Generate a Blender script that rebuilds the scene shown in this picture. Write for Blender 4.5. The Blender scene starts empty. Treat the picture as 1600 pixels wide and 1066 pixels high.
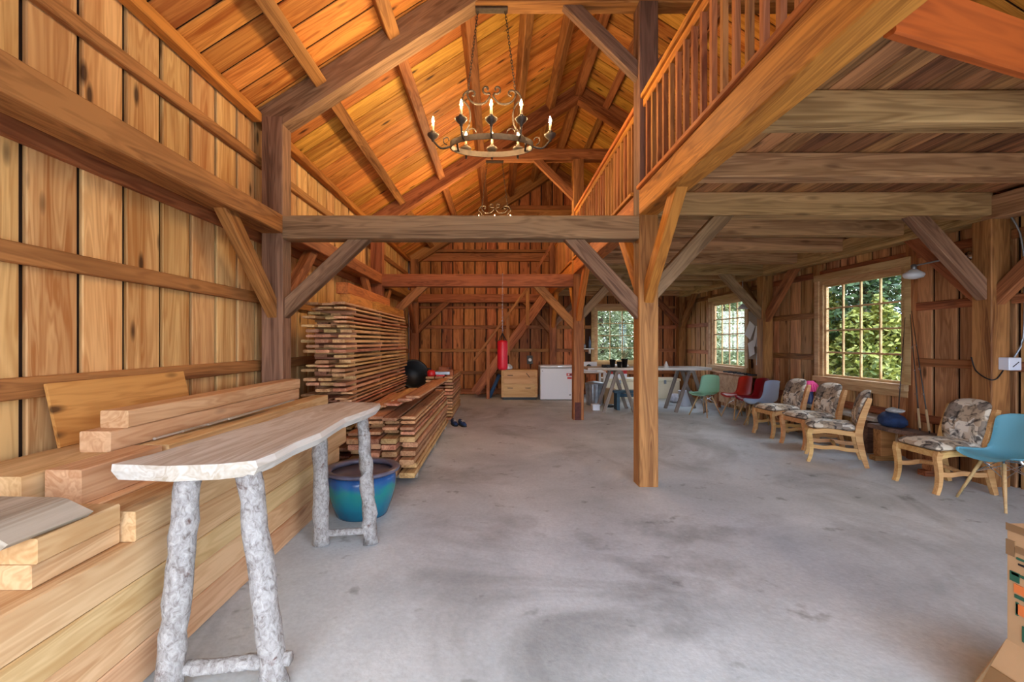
import bpy, bmesh, math, random
from mathutils import Vector, Matrix
random.seed(7)
PI = math.pi
scene = bpy.context.scene
col = scene.collection

# ------------------------------------------------------------------ camera
cam_d = bpy.data.cameras.new('camera'); cam = bpy.data.objects.new('camera', cam_d); col.objects.link(cam)
cam_d.sensor_width = 36.0; cam_d.lens = 700/1600*36
cam_d.shift_x = 23/1600; cam_d.shift_y = 2/1600
cam_d.clip_start = .05; cam_d.clip_end = 300
cam.location = (0, 0, 1.5); cam.rotation_euler = (PI/2, 0, 0)
scene.camera = cam

# ------------------------------------------------------------------ world / exposure
SKY = 9.0
w = bpy.data.worlds.new('sky'); scene.world = w; w.use_nodes = True
nt = w.node_tree; nt.nodes.clear()
o_ = nt.nodes.new('ShaderNodeOutputWorld'); bg = nt.nodes.new('ShaderNodeBackground')
tc = nt.nodes.new('ShaderNodeTexCoord'); mp = nt.nodes.new('ShaderNodeMapping'); nz = nt.nodes.new('ShaderNodeTexNoise'); rp = nt.nodes.new('ShaderNodeValToRGB')
mp.inputs['Scale'].default_value = (1.6, 1.6, 3.2)
nz.inputs['Scale'].default_value = 2.2; nz.inputs['Detail'].default_value = 6
rp.color_ramp.elements[0].position = .38; rp.color_ramp.elements[0].color = (.30, .52, .92, 1)
rp.color_ramp.elements[1].position = .56; rp.color_ramp.elements[1].color = (.93, .97, 1, 1)
nt.links.new(tc.outputs['Generated'], mp.inputs[0]); nt.links.new(mp.outputs[0], nz.inputs['Vector'])
nt.links.new(nz.outputs['Fac'], rp.inputs[0]); nt.links.new(rp.outputs[0], bg.inputs[0]); nt.links.new(bg.outputs[0], o_.inputs[0])
bg.inputs[1].default_value = SKY
vs = scene.view_settings
vs.view_transform = 'Standard'; vs.look = 'None'; vs.gamma = 1; vs.use_curve_mapping = False; vs.exposure = 0.0
BULB = 1250.0

# ------------------------------------------------------------------ helpers
W = {}
def tag(o, label=None, cat=None, group=None, kind=None):
    if label: o['label'] = label
    if cat: o['category'] = cat
    if group: o['group'] = group
    if kind: o['kind'] = kind
    return o
def link(o, M=None, parent=None):
    col.objects.link(o)
    M = M or Matrix.Identity(4)
    W[o] = M
    if parent is not None:
        o.parent = parent; o.matrix_basis = W[parent].inverted() @ M
    else:
        o.matrix_basis = M
    return o
def empty(name, loc=(0,0,0), rz=0, **k):
    o = bpy.data.objects.new(name, None); o.empty_display_size = .1
    link(o, Matrix.Translation(loc) @ Matrix.Rotation(rz, 4, 'Z'))
    return tag(o, **k)
def mesh(name, V, F, mat, parent=None, M=None, smooth=False, **k):
    me = bpy.data.meshes.new(name); me.from_pydata([tuple(v) for v in V], [], F); me.update()
    if mat: me.materials.append(mat)
    if smooth: me.polygons.foreach_set('use_smooth', [True]*len(me.polygons))
    o = bpy.data.objects.new(name, me); link(o, M, parent)
    return tag(o, **k)
def bmo(name, bm, mat, parent=None, M=None, smooth=False, **k):
    me = bpy.data.meshes.new(name); bmesh.ops.recalc_face_normals(bm, faces=bm.faces); bm.to_mesh(me); bm.free()
    me.materials.append(mat)
    if smooth: me.polygons.foreach_set('use_smooth', [True]*len(me.polygons))
    o = bpy.data.objects.new(name, me); link(o, M, parent)
    return tag(o, **k)
def copy_tree(o, M, parent=None):
    c = o.copy(); col.objects.link(c)
    if parent is None: c.matrix_basis = M; W[c] = M
    else: c.parent = parent; W[c] = W[parent] @ o.matrix_basis
    for ch in [x for x in KIDS(o)]: copy_tree(ch, None, c)
    return c
def KIDS(o): return [x for x in list(W) if x.parent == o]
def basis(p0, p1, roll=0):
    p0, p1 = Vector(p0), Vector(p1); x = (p1-p0).normalized()
    y = Vector((0,0,1)).cross(x) if abs(x.z) < .999 else Vector((0,1,0))
    y.normalize(); z = x.cross(y)
    R = Matrix((x, y, z)).transposed().to_4x4()
    return Matrix.Translation((p0+p1)/2) @ R @ Matrix.Rotation(roll, 4, 'X'), (p1-p0).length
def prism_xsec(L, w_, h_, c):
    a, b = w_/2, h_/2; c = min(c, a*.45, b*.45)
    P = [(-a+c,-b),(a-c,-b),(a,-b+c),(a,b-c),(a-c,b),(-a+c,b),(-a,b-c),(-a,-b+c)]
    V = [(-L/2,)+p for p in P]+[(L/2,)+p for p in P]
    F = [(i,(i+1)%8,8+(i+1)%8,8+i) for i in range(8)]+[tuple(range(7,-1,-1)), tuple(range(8,16))]
    return V, F
def beam(name, p0, p1, w_, h_, mat, parent=None, roll=0, c=.006, **k):
    """square timber: length along local x, w_ across, h_ up"""
    M, L = basis(p0, p1, roll); V, F = prism_xsec(L, w_, h_, c)
    return mesh(name, V, F, mat, parent, M, **k)
def abox(bm, x0, x1, y0, y1, z0, z1):
    vs_ = [bm.verts.new(p) for p in ((x0,y0,z0),(x1,y0,z0),(x1,y1,z0),(x0,y1,z0),(x0,y0,z1),(x1,y0,z1),(x1,y1,z1),(x0,y1,z1))]
    for f in ((0,3,2,1),(4,5,6,7),(0,1,5,4),(1,2,6,5),(2,3,7,6),(3,0,4,7)): bm.faces.new([vs_[i] for i in f])
def box(name, x0, x1, y0, y1, z0, z1, mat, parent=None, bev=.004, seg=1, **k):
    c = ((x0+x1)/2, (y0+y1)/2, (z0+z1)/2); bm = bmesh.new()
    abox(bm, x0-c[0], x1-c[0], y0-c[1], y1-c[1], z0-c[2], z1-c[2])
    if bev: bmesh.ops.bevel(bm, geom=bm.edges[:], offset=min(bev, (x1-x0)*.4, (y1-y0)*.4, (z1-z0)*.4), segments=seg, affect='EDGES', profile=.5)
    M = Matrix.Translation(c)
    if parent is not None: M = W[parent] @ M
    return bmo(name, bm, mat, parent, M, smooth=False, **k)
def lathe(name, prof, mat, parent=None, loc=(0,0,0), n=20, M=None, **k):
    V, F = [], []; m = len(prof)
    for i in range(n):
        a = 2*PI*i/n
        for r, z in prof: V.append((r*math.cos(a), r*math.sin(a), z))
    for i in range(n):
        for j in range(m-1):
            a, b = i*m+j, ((i+1)%n)*m+j; F.append((a, b, b+1, a+1))
    if prof[0][0] > 1e-5: F.append(tuple(i*m for i in range(n))[::-1])
    if prof[-1][0] > 1e-5: F.append(tuple(i*m+m-1 for i in range(n)))
    bm = bmesh.new(); vv = [bm.verts.new(v) for v in V]
    for f in F:
        try: bm.faces.new([vv[i] for i in f])
        except ValueError: pass
    bmesh.ops.remove_doubles(bm, verts=bm.verts[:], dist=1e-5)
    M = M or Matrix.Translation(loc)
    if parent is not None: M = W[parent] @ M
    return bmo(name, bm, mat, parent, M, smooth=True, **k)
def add_sweep(bm, path, r, n=6, rect=None, closed=False, up=(0,0,1)):
    """tube (r scalar or list) or rectangular bar (rect=(w,h) or list) along path"""
    P = [Vector(p) for p in path]; m = len(P); rings = []
    for i, p in enumerate(P):
        a = P[i-1] if (i or closed) else P[i]; b = P[(i+1) % m] if (i < m-1 or closed) else P[i]
        t = (b-a).normalized(); u = Vector(up)
        if abs(t.dot(u)) > .97: u = Vector((1,0,0)) if abs(t.x) < .9 else Vector((0,1,0))
        s = t.cross(u).normalized(); q = s.cross(t)
        if rect:
            ww, hh = rect[i] if isinstance(rect, list) else rect
            pts = [(-ww/2,-hh/2),(ww/2,-hh/2),(ww/2,hh/2),(-ww/2,hh/2)]
        else:
            rr = r[i] if isinstance(r, (list, tuple)) else r
            pts = [(rr*math.cos(2*PI*j/n), rr*math.sin(2*PI*j/n)) for j in range(n)]
        rings.append([bm.verts.new(p + s*x + q*y) for x, y in pts])
    k = len(rings[0])
    for i in range(m if closed else m-1):
        A, B = rings[i], rings[(i+1) % m]
        for j in range(k): bm.faces.new((A[j], A[(j+1) % k], B[(j+1) % k], B[j]))
    if not closed: bm.faces.new(rings[0][::-1]); bm.faces.new(rings[-1])
def sweep(name, path, r, mat, parent=None, n=8, rect=None, closed=False, up=(0,0,1), smooth=True, **k):
    c = Vector(path[0]); bm = bmesh.new(); add_sweep(bm, [Vector(p)-c for p in path], r, n, rect, closed, up)
    M = Matrix.Translation(c)
    if parent is not None: M = W[parent] @ M
    return bmo(name, bm, mat, parent, M, smooth=smooth and not rect, **k)
def smooth_path(P, sub=6):
    P = [Vector(p) for p in P]; out = []
    for i in range(len(P)-1):
        a, b, c, d = P[max(i-1,0)], P[i], P[i+1], P[min(i+2,len(P)-1)]
        for s in range(sub):
            t = s/sub
            out.append(.5*((2*b)+(c-a)*t+(2*a-5*b+4*c-d)*t*t+(3*b-a-3*c+d)*t**3))
    return out+[P[-1]]

# ------------------------------------------------------------------ materials
def srgb(r, g, b):
    f = lambda v: (v/255/12.92) if v/255 <= .04045 else ((v/255+.055)/1.055)**2.4
    return (f(r), f(g), f(b), 1)
def newmat(name):
    m = bpy.data.materials.new(name); m.use_nodes = True; n = m.node_tree.nodes; n.clear()
    out = n.new('ShaderNodeOutputMaterial'); b = n.new('ShaderNodeBsdfPrincipled'); m.node_tree.links.new(b.outputs[0], out.inputs[0])
    return m, m.node_tree, b
def plain(name, c, rough=.5, metal=0, spec=.5, noise=.0, nscale=20, bump=0):
    m, t, b = newmat(name); b.inputs['Base Color'].default_value = c; b.inputs['Roughness'].default_value = rough; b.inputs['Metallic'].default_value = metal
    b.inputs['Specular IOR Level'].default_value = spec
    if noise or bump:
        tc = t.nodes.new('ShaderNodeTexCoord'); nz = t.nodes.new('ShaderNodeTexNoise'); nz.inputs['Scale'].default_value = nscale; nz.inputs['Detail'].default_value = 5
        t.links.new(tc.outputs['Object'], nz.inputs['Vector'])
        if noise:
            r = t.nodes.new('ShaderNodeValToRGB'); r.color_ramp.elements[0].position = .3; r.color_ramp.elements[1].position = .7
            r.color_ramp.elements[0].color = tuple(x*(1-noise) for x in c[:3])+(1,); r.color_ramp.elements[1].color = tuple(min(1, x*(1+noise)) for x in c[:3])+(1,)
            t.links.new(nz.outputs['Fac'], r.inputs[0]); t.links.new(r.outputs[0], b.inputs['Base Color'])
        if bump:
            bp = t.nodes.new('ShaderNodeBump'); bp.inputs['Strength'].default_value = bump; bp.inputs['Distance'].default_value = .01
            t.links.new(nz.outputs['Fac'], bp.inputs['Height']); t.links.new(bp.outputs[0], b.inputs['Normal'])
    return m
def wood(name, light, dark, knot=(.06,.022,.008,1), var=.22, rough=.62, knots=.5, grain=1.0, hue=.012):
    m, t, b = newmat(name); N, L = t.nodes.new, t.links.new
    tc = N('ShaderNodeTexCoord'); oi = N('ShaderNodeObjectInfo')
    mul = N('ShaderNodeVectorMath'); mul.operation = 'MULTIPLY_ADD'
    cmb = N('ShaderNodeCombineXYZ')
    for i in range(3): L(oi.outputs['Random'], cmb.inputs[i])
    L(cmb.outputs[0], mul.inputs[0]); mul.inputs[1].default_value = (37, 19, 53); L(tc.outputs['Object'], mul.inputs[2])
    def noise(scale, detail, dist=0):
        mp = N('ShaderNodeMapping'); mp.inputs['Scale'].default_value = scale; L(mul.outputs[0], mp.inputs[0])
        n = N('ShaderNodeTexNoise'); n.inputs['Scale'].default_value = 1; n.inputs['Detail'].default_value = detail; n.inputs['Distortion'].default_value = dist
        L(mp.outputs[0], n.inputs['Vector']); return n.outputs['Fac']
    big = noise((.55*grain, 7*grain, 7*grain), 3, .6); fine = noise((1.6*grain, 46*grain, 46*grain), 4, .4)
    # cathedral rings: sine of the big noise
    ring = N('ShaderNodeMath'); ring.operation = 'MULTIPLY'; L(big, ring.inputs[0]); ring.inputs[1].default_value = 70
    sn = N('ShaderNodeMath'); sn.operation = 'SINE'; L(ring.outputs[0], sn.inputs[0])
    mr = N('ShaderNodeMapRange'); mr.inputs[1].default_value = -1; mr.inputs[2].default_value = 1; L(sn.outputs[0], mr.inputs[0])
    a1 = N('ShaderNodeMath'); a1.operation = 'MULTIPLY_ADD'; L(mr.outputs[0], a1.inputs[0]); a1.inputs[1].default_value = .16; L(big, a1.inputs[2])
    a2 = N('ShaderNodeMath'); a2.operation = 'MULTIPLY_ADD'; L(fine, a2.inputs[0]); a2.inputs[1].default_value = .26; L(a1.outputs[0], a2.inputs[2])
    rp = N('ShaderNodeValToRGB'); rp.color_ramp.elements[0].position = .55; rp.color_ramp.elements[1].position = 1.15 if False else 1.0
    rp.color_ramp.elements[0].color = light; rp.color_ramp.elements[1].color = dark
    mr2 = N('ShaderNodeMapRange'); mr2.inputs[1].default_value = .45; mr2.inputs[2].default_value = 1.0; mr2.inputs[3].default_value = .45; mr2.inputs[4].default_value = 1.05
    L(a2.outputs[0], mr2.inputs[0]); L(mr2.outputs[0], rp.inputs[0])
    colr = rp.outputs[0]
    if knots:
        mp = N('ShaderNodeMapping'); mp.inputs['Scale'].default_value = (1.7, 5.5, 5.5); L(mul.outputs[0], mp.inputs[0])
        vo = N('ShaderNodeTexVoronoi'); vo.inputs['Scale'].default_value = 1; L(mp.outputs[0], vo.inputs['Vector'])
        kr = N('ShaderNodeValToRGB'); kr.color_ramp.elements[0].position = .07; kr.color_ramp.elements[0].color = (1,1,1,1); kr.color_ramp.elements[1].position = .17; kr.color_ramp.elements[1].color = (0,0,0,1)
        L(vo.outputs['Distance'], kr.inputs[0])
        km = N('ShaderNodeMath'); km.operation = 'MULTIPLY'; L(kr.outputs[0], km.inputs[0]); km.inputs[1].default_value = knots
        mx = N('ShaderNodeMix'); mx.data_type = 'RGBA'; L(km.outputs[0], mx.inputs[0]); L(colr, mx.inputs[6]); mx.inputs[7].default_value = knot; colr = mx.outputs[2]
    hs = N('ShaderNodeHueSaturation')
    v = N('ShaderNodeMapRange'); v.inputs[3].default_value = 1-var; v.inputs[4].default_value = 1+var; L(oi.outputs['Random'], v.inputs[0]); L(v.outputs[0], hs.inputs['Value'])
    fr = N('ShaderNodeMath'); fr.operation = 'MULTIPLY'; L(oi.outputs['Random'], fr.inputs[0]); fr.inputs[1].default_value = 7.31
    f2 = N('ShaderNodeMath'); f2.operation = 'FRACT'; L(fr.outputs[0], f2.inputs[0])
    h = N('ShaderNodeMapRange'); h.inputs[3].default_value = .5-hue; h.inputs[4].default_value = .5+hue; L(f2.outputs[0], h.inputs[0]); L(h.outputs[0], hs.inputs['Hue'])
    L(colr, hs.inputs['Color']); L(hs.outputs[0], b.inputs['Base Color'])
    b.inputs['Roughness'].default_value = rough; b.inputs['Specular IOR Level'].default_value = .25
    bp = N('ShaderNodeBump'); bp.inputs['Strength'].default_value = .25; bp.inputs['Distance'].default_value = .004; L(a2.outputs[0], bp.inputs['Height']); L(bp.outputs[0], b.inputs['Normal'])
    return m
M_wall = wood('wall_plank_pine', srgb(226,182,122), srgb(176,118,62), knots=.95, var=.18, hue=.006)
M_wallb = wood('wall_plank_dim_warm', srgb(196,126,72), srgb(120,64,30), knots=.85)  # same wood as the left wall, dim warm light painted into the tone
M_wallr = wood('wall_plank_dim_brown', srgb(208,154,104), srgb(136,88,52), knots=.8)  # left wall's wood again, low warm light mixed into a browner colour
M_roof = wood('roof_plank', srgb(230,164,78), srgb(168,98,36), knots=.95, var=.26, hue=.016)
M_tan = wood('timber_tan', srgb(180,120,72), srgb(114,66,36), knots=.5, var=.1)
M_gold = wood('timber_lamp_tint', srgb(208,134,62), srgb(142,80,32), knots=.45, var=.1)  # tan plus an orange tint for chandelier light on the loft girder
M_grey = wood('timber_grey', srgb(160,124,94), srgb(96,68,48), knots=.45, var=.1)
M_red = wood('timber_redbrown', srgb(172,110,68), srgb(104,60,34), knots=.4, var=.1)
M_dkgrey = wood('timber_dark_grey', srgb(128,98,80), srgb(74,54,44), knots=.4, var=.08)
M_joist = wood('joist_brown', srgb(196,154,108), srgb(122,86,54), knots=.5, var=.1)
M_loft = wood('loft_plank', srgb(178,126,82), srgb(82,50,30), knots=.7, var=.38)
M_fresh = wood('fresh_fir', srgb(222,184,138), srgb(186,138,90), knots=.3, var=.07)
M_ply = wood('plywood', srgb(206,148,84), srgb(160,98,44), knots=.9, var=.05)
M_board = wood('stack_board', srgb(214,164,116), srgb(150,96,60), knots=.3, var=.3, hue=.02)
M_endgr = wood('offcut_grey', srgb(190,178,162), srgb(140,124,106), knots=.2, var=.08)
M_slab = wood('slab_pale', srgb(212,206,196), srgb(174,158,136), knots=.2, var=.02)
M_chairw = wood('chair_oak', srgb(216,170,112), srgb(182,130,76), knots=0, var=.05)
M_dowel = wood('chair_maple', srgb(206,170,120), srgb(170,130,84), knots=0, var=.05)
M_cab = wood('cabinet_pine', srgb(216,178,128), srgb(190,146,94), knots=0, var=.03)
M_sash = wood('window_pine', srgb(214,178,130), srgb(176,132,88), knots=.2, var=.05)
M_dark = plain('dark_backing', srgb(58,34,22), .9)
M_white = plain('white_enamel', srgb(222,224,232), .35)
M_black = plain('black_plastic', srgb(18,18,20), .5)
M_iron = plain('wrought_iron', srgb(78,66,56), .5, .5, noise=.25, nscale=30)
M_candle = plain('candle_sleeve', srgb(196,170,130), .5)
M_red_pl = plain('red_plastic', srgb(196,28,30), .4)
M_bag = plain('punch_bag_red', srgb(206,22,44), .4, noise=.08, nscale=6)
M_chrome = plain('chrome', srgb(200,200,205), .25, 1)
M_zinc = plain('galvanised', srgb(150,156,164), .4, .8, noise=.2, nscale=12)
M_denim = plain('navy_cloth', srgb(34,52,86), .9, noise=.4, nscale=14)
M_paper = plain('paper', srgb(226,224,220), .8)
M_cream = plain('cream_box', srgb(224,214,186), .6, noise=.06, nscale=5)
M_tealpaint = plain('dark_teal_paint', srgb(38,70,88), .6, noise=.15)
M_pink = plain('pink_shade', srgb(214,58,120), .6)
M_purple = plain('blue_ceramic', srgb(52,72,128), .3)
M_card = plain('cardboard', srgb(178,138,96), .85, noise=.06, nscale=8)
M_tape = plain('brown_tape', srgb(132,98,64), .35)
M_green = plain('print_green', srgb(34,82,58), .8)
M_orange = plain('print_orange', srgb(214,112,50), .8)
M_plate = plain('rust_plate', srgb(86,42,34), .6, .4, noise=.3)
def emis(name, c, s):
    m, t, b = newmat(name); b.inputs['Base Color'].default_value = (0,0,0,1); b.inputs['Emission Color'].default_value = c; b.inputs['Emission Strength'].default_value = s; return m
M_bulb = emis('bulb_glow', (1, .68, .33, 1), BULB)
def glass(name):
    m, t, b = newmat(name); t.nodes.remove(b); N, L = t.nodes.new, t.links.new
    out = [n for n in t.nodes if n.type == 'OUTPUT_MATERIAL'][0]
    tr = N('ShaderNodeBsdfTransparent'); gl = N('ShaderNodeBsdfGlossy'); fr = N('ShaderNodeLayerWeight'); pw = N('ShaderNodeMath'); pw.operation = 'POWER'; pw.inputs[1].default_value = 4; ml = N('ShaderNodeMath'); ml.operation = 'MULTIPLY_ADD'; ml.inputs[1].default_value = .35; ml.inputs[2].default_value = .03; mx = N('ShaderNodeMixShader'); gl.inputs['Roughness'].default_value = .02; fr.inputs[0].default_value = .5
    tr.inputs[0].default_value = (.97,.98,.97,1)
    L(fr.outputs['Facing'], pw.inputs[0]); L(pw.outputs[0], ml.inputs[0]); L(ml.outputs[0], mx.inputs[0]); L(tr.outputs[0], mx.inputs[1]); L(gl.outputs[0], mx.inputs[2]); L(mx.outputs[0], out.inputs[0]); return m
M_glass = glass('window_glass')
def concrete():
    m, t, b = newmat('concrete'); N, L = t.nodes.new, t.links.new
    tc = N('ShaderNodeTexCoord')
    def nz(s, d, dist=0):
        n = N('ShaderNodeTexNoise'); n.inputs['Scale'].default_value = s; n.inputs['Detail'].default_value = d; n.inputs['Distortion'].default_value = dist; n.inputs['Roughness'].default_value = .6; L(tc.outputs['Object'], n.inputs['Vector']); return n.outputs['Fac']
    def ramp(src, p0, c0, p1, c1):
        r = N('ShaderNodeValToRGB'); r.color_ramp.elements[0].position = p0; r.color_ramp.elements[0].color = c0; r.color_ramp.elements[1].position = p1; r.color_ramp.elements[1].color = c1; L(src, r.inputs[0]); return r.outputs[0]
    base = ramp(nz(1.1, 8, .4), .3, srgb(176,182,184), .7, srgb(216,220,221))
    def mul(a, bb, f):
        x = N('ShaderNodeMix'); x.data_type = 'RGBA'; x.blend_type = 'MULTIPLY'; x.inputs[0].default_value = f; L(a, x.inputs[6]); L(bb, x.inputs[7]); return x.outputs[2]
    st = ramp(nz(.55, 5, 1.2), .30, (.45,.43,.41,1), .47, (1,1,1,1))
    sp = ramp(nz(5.5, 3, 0), .26, (.35,.33,.3,1), .36, (1,1,1,1))
    fi = ramp(nz(38, 4, 0), .2, (.72,.72,.72,1), .75, (1,1,1,1))
    c = mul(mul(mul(base, st, .75), sp, .6), fi, .7)
    L(c, b.inputs['Base Color']); b.inputs['Roughness'].default_value = .62; b.inputs['Specular IOR Level'].default_value = .3
    bp = N('ShaderNodeBump'); bp.inputs['Strength'].default_value = .25; bp.inputs['Distance'].default_value = .01; L(nz(24, 6), bp.inputs['Height']); L(bp.outputs[0], b.inputs['Normal'])
    return m
M_conc = concrete()
def bark():
    m, t, b = newmat('flaky_bark'); N, L = t.nodes.new, t.links.new
    tc = N('ShaderNodeTexCoord')
    def nz(sc, d, dist, mp=(1,1,1)):
        k = N('ShaderNodeMapping'); k.inputs['Scale'].default_value = mp; L(tc.outputs['Object'], k.inputs[0])
        n = N('ShaderNodeTexNoise'); n.inputs['Scale'].default_value = sc; n.inputs['Detail'].default_value = d; n.inputs['Distortion'].default_value = dist; n.inputs['Roughness'].default_value = .65; L(k.outputs[0], n.inputs['Vector']); return n.outputs['Fac']
    def ramp(src, els):
        r = N('ShaderNodeValToRGB'); r.color_ramp.elements[0].position, r.color_ramp.elements[0].color = els[0]; r.color_ramp.elements[1].position, r.color_ramp.elements[1].color = els[1]
        for p, c in els[2:]: e = r.color_ramp.elements.new(p); e.color = c
        L(src, r.inputs[0]); return r.outputs[0]
    n1 = nz(42, 8, .9, (1,1,.7)); c1 = ramp(n1, [(.32, srgb(112,102,96)), (.45, srgb(152,146,142)), (.66, srgb(186,181,177))])
    c2 = ramp(nz(9, 4, .5), [(.30, srgb(150,100,84)), (.37, (1,1,1,1))])
    mx = N('ShaderNodeMix'); mx.data_type = 'RGBA'; mx.blend_type = 'MULTIPLY'; mx.inputs[0].default_value = .85; L(c1, mx.inputs[6]); L(c2, mx.inputs[7]); L(mx.outputs[2], b.inputs['Base Color'])
    b.inputs['Roughness'].default_value = .9
    bp = N('ShaderNodeBump'); bp.inputs['Strength'].default_value = .9; bp.inputs['Distance'].default_value = .012; L(n1, bp.inputs['Height']); L(bp.outputs[0], b.inputs['Normal'])
    return m
M_bark = bark()
def fabric():
    m, t, b = newmat('landscape_fabric'); N, L = t.nodes.new, t.links.new
    tc = N('ShaderNodeTexCoord'); vo = N('ShaderNodeTexVoronoi'); vo.inputs['Scale'].default_value = 8; vo.distance = 'CHEBYCHEV'; L(tc.outputs['Object'], vo.inputs['Vector'])
    nz = N('ShaderNodeTexNoise'); nz.inputs['Scale'].default_value = 13; nz.inputs['Detail'].default_value = 6; nz.inputs['Distortion'].default_value = 1.2; L(tc.outputs['Object'], nz.inputs['Vector'])
    sp = N('ShaderNodeSeparateColor'); L(vo.outputs['Color'], sp.inputs[0])
    r = N('ShaderNodeValToRGB'); r.color_ramp.interpolation = 'CONSTANT'
    cs = [(0, srgb(216,200,176)), (.3, srgb(184,160,132)), (.55, srgb(230,220,202)), (.78, srgb(140,124,108))]
    r.color_ramp.elements[0].color = cs[0][1]; r.color_ramp.elements[1].position = cs[1][0]; r.color_ramp.elements[1].color = cs[1][1]
    for p, c in cs[2:]: e = r.color_ramp.elements.new(p); e.color = c
    L(sp.outputs[0], r.inputs[0])
    r2 = N('ShaderNodeValToRGB'); r2.color_ramp.elements[0].position = .36; r2.color_ramp.elements[0].color = srgb(58,50,52); r2.color_ramp.elements[1].position = .52; r2.color_ramp.elements[1].color = (1,1,1,1); L(nz.outputs['Fac'], r2.inputs[0])
    mx = N('ShaderNodeMix'); mx.data_type = 'RGBA'; mx.blend_type = 'MULTIPLY'; mx.inputs[0].default_value = .9; L(r.outputs[0], mx.inputs[6]); L(r2.outputs[0], mx.inputs[7]); L(mx.outputs[2], b.inputs['Base Color']); b.inputs['Roughness'].default_value = .9
    return m
M_fab = fabric()
def glaze():
    m, t, b = newmat('blue_glaze'); N, L = t.nodes.new, t.links.new
    tc = N('ShaderNodeTexCoord'); sx = N('ShaderNodeSeparateXYZ'); L(tc.outputs['Object'], sx.inputs[0])
    nz = N('ShaderNodeTexNoise'); nz.inputs['Scale'].default_value = 9; nz.inputs['Detail'].default_value = 4; L(tc.outputs['Object'], nz.inputs['Vector'])
    a = N('ShaderNodeMath'); a.operation = 'MULTIPLY_ADD'; L(nz.outputs['Fac'], a.inputs[0]); a.inputs[1].default_value = .16; L(sx.outputs[2], a.inputs[2])
    r = N('ShaderNodeValToRGB'); els = [(0.06, srgb(22,84,116)), (.2, srgb(24,112,134)), (.32, srgb(36,132,130)), (.38, srgb(40,96,150)), (.5, srgb(44,64,124))]
    r.color_ramp.elements[0].position = els[0][0]; r.color_ramp.elements[0].color = els[0][1]; r.color_ramp.elements[1].position = els[1][0]; r.color_ramp.elements[1].color = els[1][1]
    for p, c in els[2:]: e = r.color_ramp.elements.new(p); e.color = c
    L(a.outputs[0], r.inputs[0]); L(r.outputs[0], b.inputs['Base Color']); b.inputs['Roughness'].default_value = .18; return m
M_glaze = glaze()
M_rim = plain('glaze_rim', srgb(96,92,108), .3, noise=.3, nscale=10)
def leafm(name, c0, c1):
    m, t, b = newmat(name); N, L = t.nodes.new, t.links.new
    g = N('ShaderNodeNewGeometry'); r = N('ShaderNodeValToRGB'); r.color_ramp.elements[0].color = c0; r.color_ramp.elements[1].color = c1; L(g.outputs['Random Per Island'], r.inputs[0]); L(r.outputs[0], b.inputs['Base Color']); b.inputs['Roughness'].default_value = .6
    return m
M_leaf1 = leafm('leaf_yellow_green', srgb(70,88,30), srgb(176,176,84))
M_leaf2 = leafm('leaf_dark_green', srgb(24,44,28), srgb(84,112,62))
M_leaf3 = leafm('leaf_pale_green', srgb(96,112,74), srgb(196,200,160))
M_trunk = plain('tree_bark', srgb(84,68,54), .9, noise=.3, nscale=8)
M_ground = plain('gravel', srgb(168,162,150), .95, noise=.25, nscale=3)
M_grass = plain('grass_ground', srgb(92,104,56), .95, noise=.3, nscale=2)

# ------------------------------------------------------------------ key dimensions
YA, YB, YC = 4.64, 8.64, 12.605           # front faces of the three bents
XL0, XL1 = -2.446, -2.224                 # left posts
XM0, XM1 = 1.47, 1.67                     # middle posts
XR0, XR1 = 5.12, 5.32                     # right posts
XW0, XW1, YW, YF = -2.55, 5.35, 12.87, -.8
RX, SL = 1.57, .64
def zroof(x): return 6.52 - SL*abs(x-RX)   # underside of the roof planks
cosr = 1/math.sqrt(1+SL*SL)

# ------------------------------------------------------------------ setting
def slab(name, x0, x1, y0, y1, z0, z1, mat, **k): return box(name, x0, x1, y0, y1, z0, z1, mat, bev=0, **k)
slab('floor', XW0-.08, XW1+.08, YF-.1, YW+.08, -.12, 0, M_conc, kind='structure')
slab('ground_outside', -60, 60, -60, 80, -.3, -.13, M_grass, kind='structure')
slab('driveway', -8, 12, -14, YF-.1, -.13, -.06, M_ground, kind='structure')

WIN_R = [(5.82, 7.38), (9.56, 11.12)]; WZ0, WZ1 = .92, 2.50
WIN_B = (2.78, 4.40)
# left wall
wl = empty('wall_left', (XW0, 6, 0), kind='structure')
k0 = 2.41
for k in range(-9, 32):
    y0 = k0+.33*k; y1 = y0+.33
    if y1 < YF or y0 > YW: continue
    y0, y1 = max(y0, YF), min(y1, YW)
    beam('board', (XW0-.015, (y0+y1)/2, 0), (XW0-.015, (y0+y1)/2, zroof(XW0)), y1-y0-.036, .03, M_wall, wl)
slab('sheathing', XW0-.06, XW0-.045, YF, YW, 0, zroof(XW0), M_dark, parent=None)
sh = [x for x in W if x.name == 'sheathing'][0]; sh.parent = wl; sh.matrix_basis = W[wl].inverted() @ W[sh]
BAYS = [(YF, YA), (YA+.2, YB), (YB+.2, YC)]
for (y0, y1) in BAYS:
    for zc, hh in ((.60,.11), (1.256,.115), (1.97,.11), (2.62,.12), (3.41,.10)):
        beam('girt', (XW0+.022, y0-(.1 if y0 > 0 else 0), zc), (XW0+.022, y1+.1, zc), .05, hh, M_tan, wl)
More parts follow.
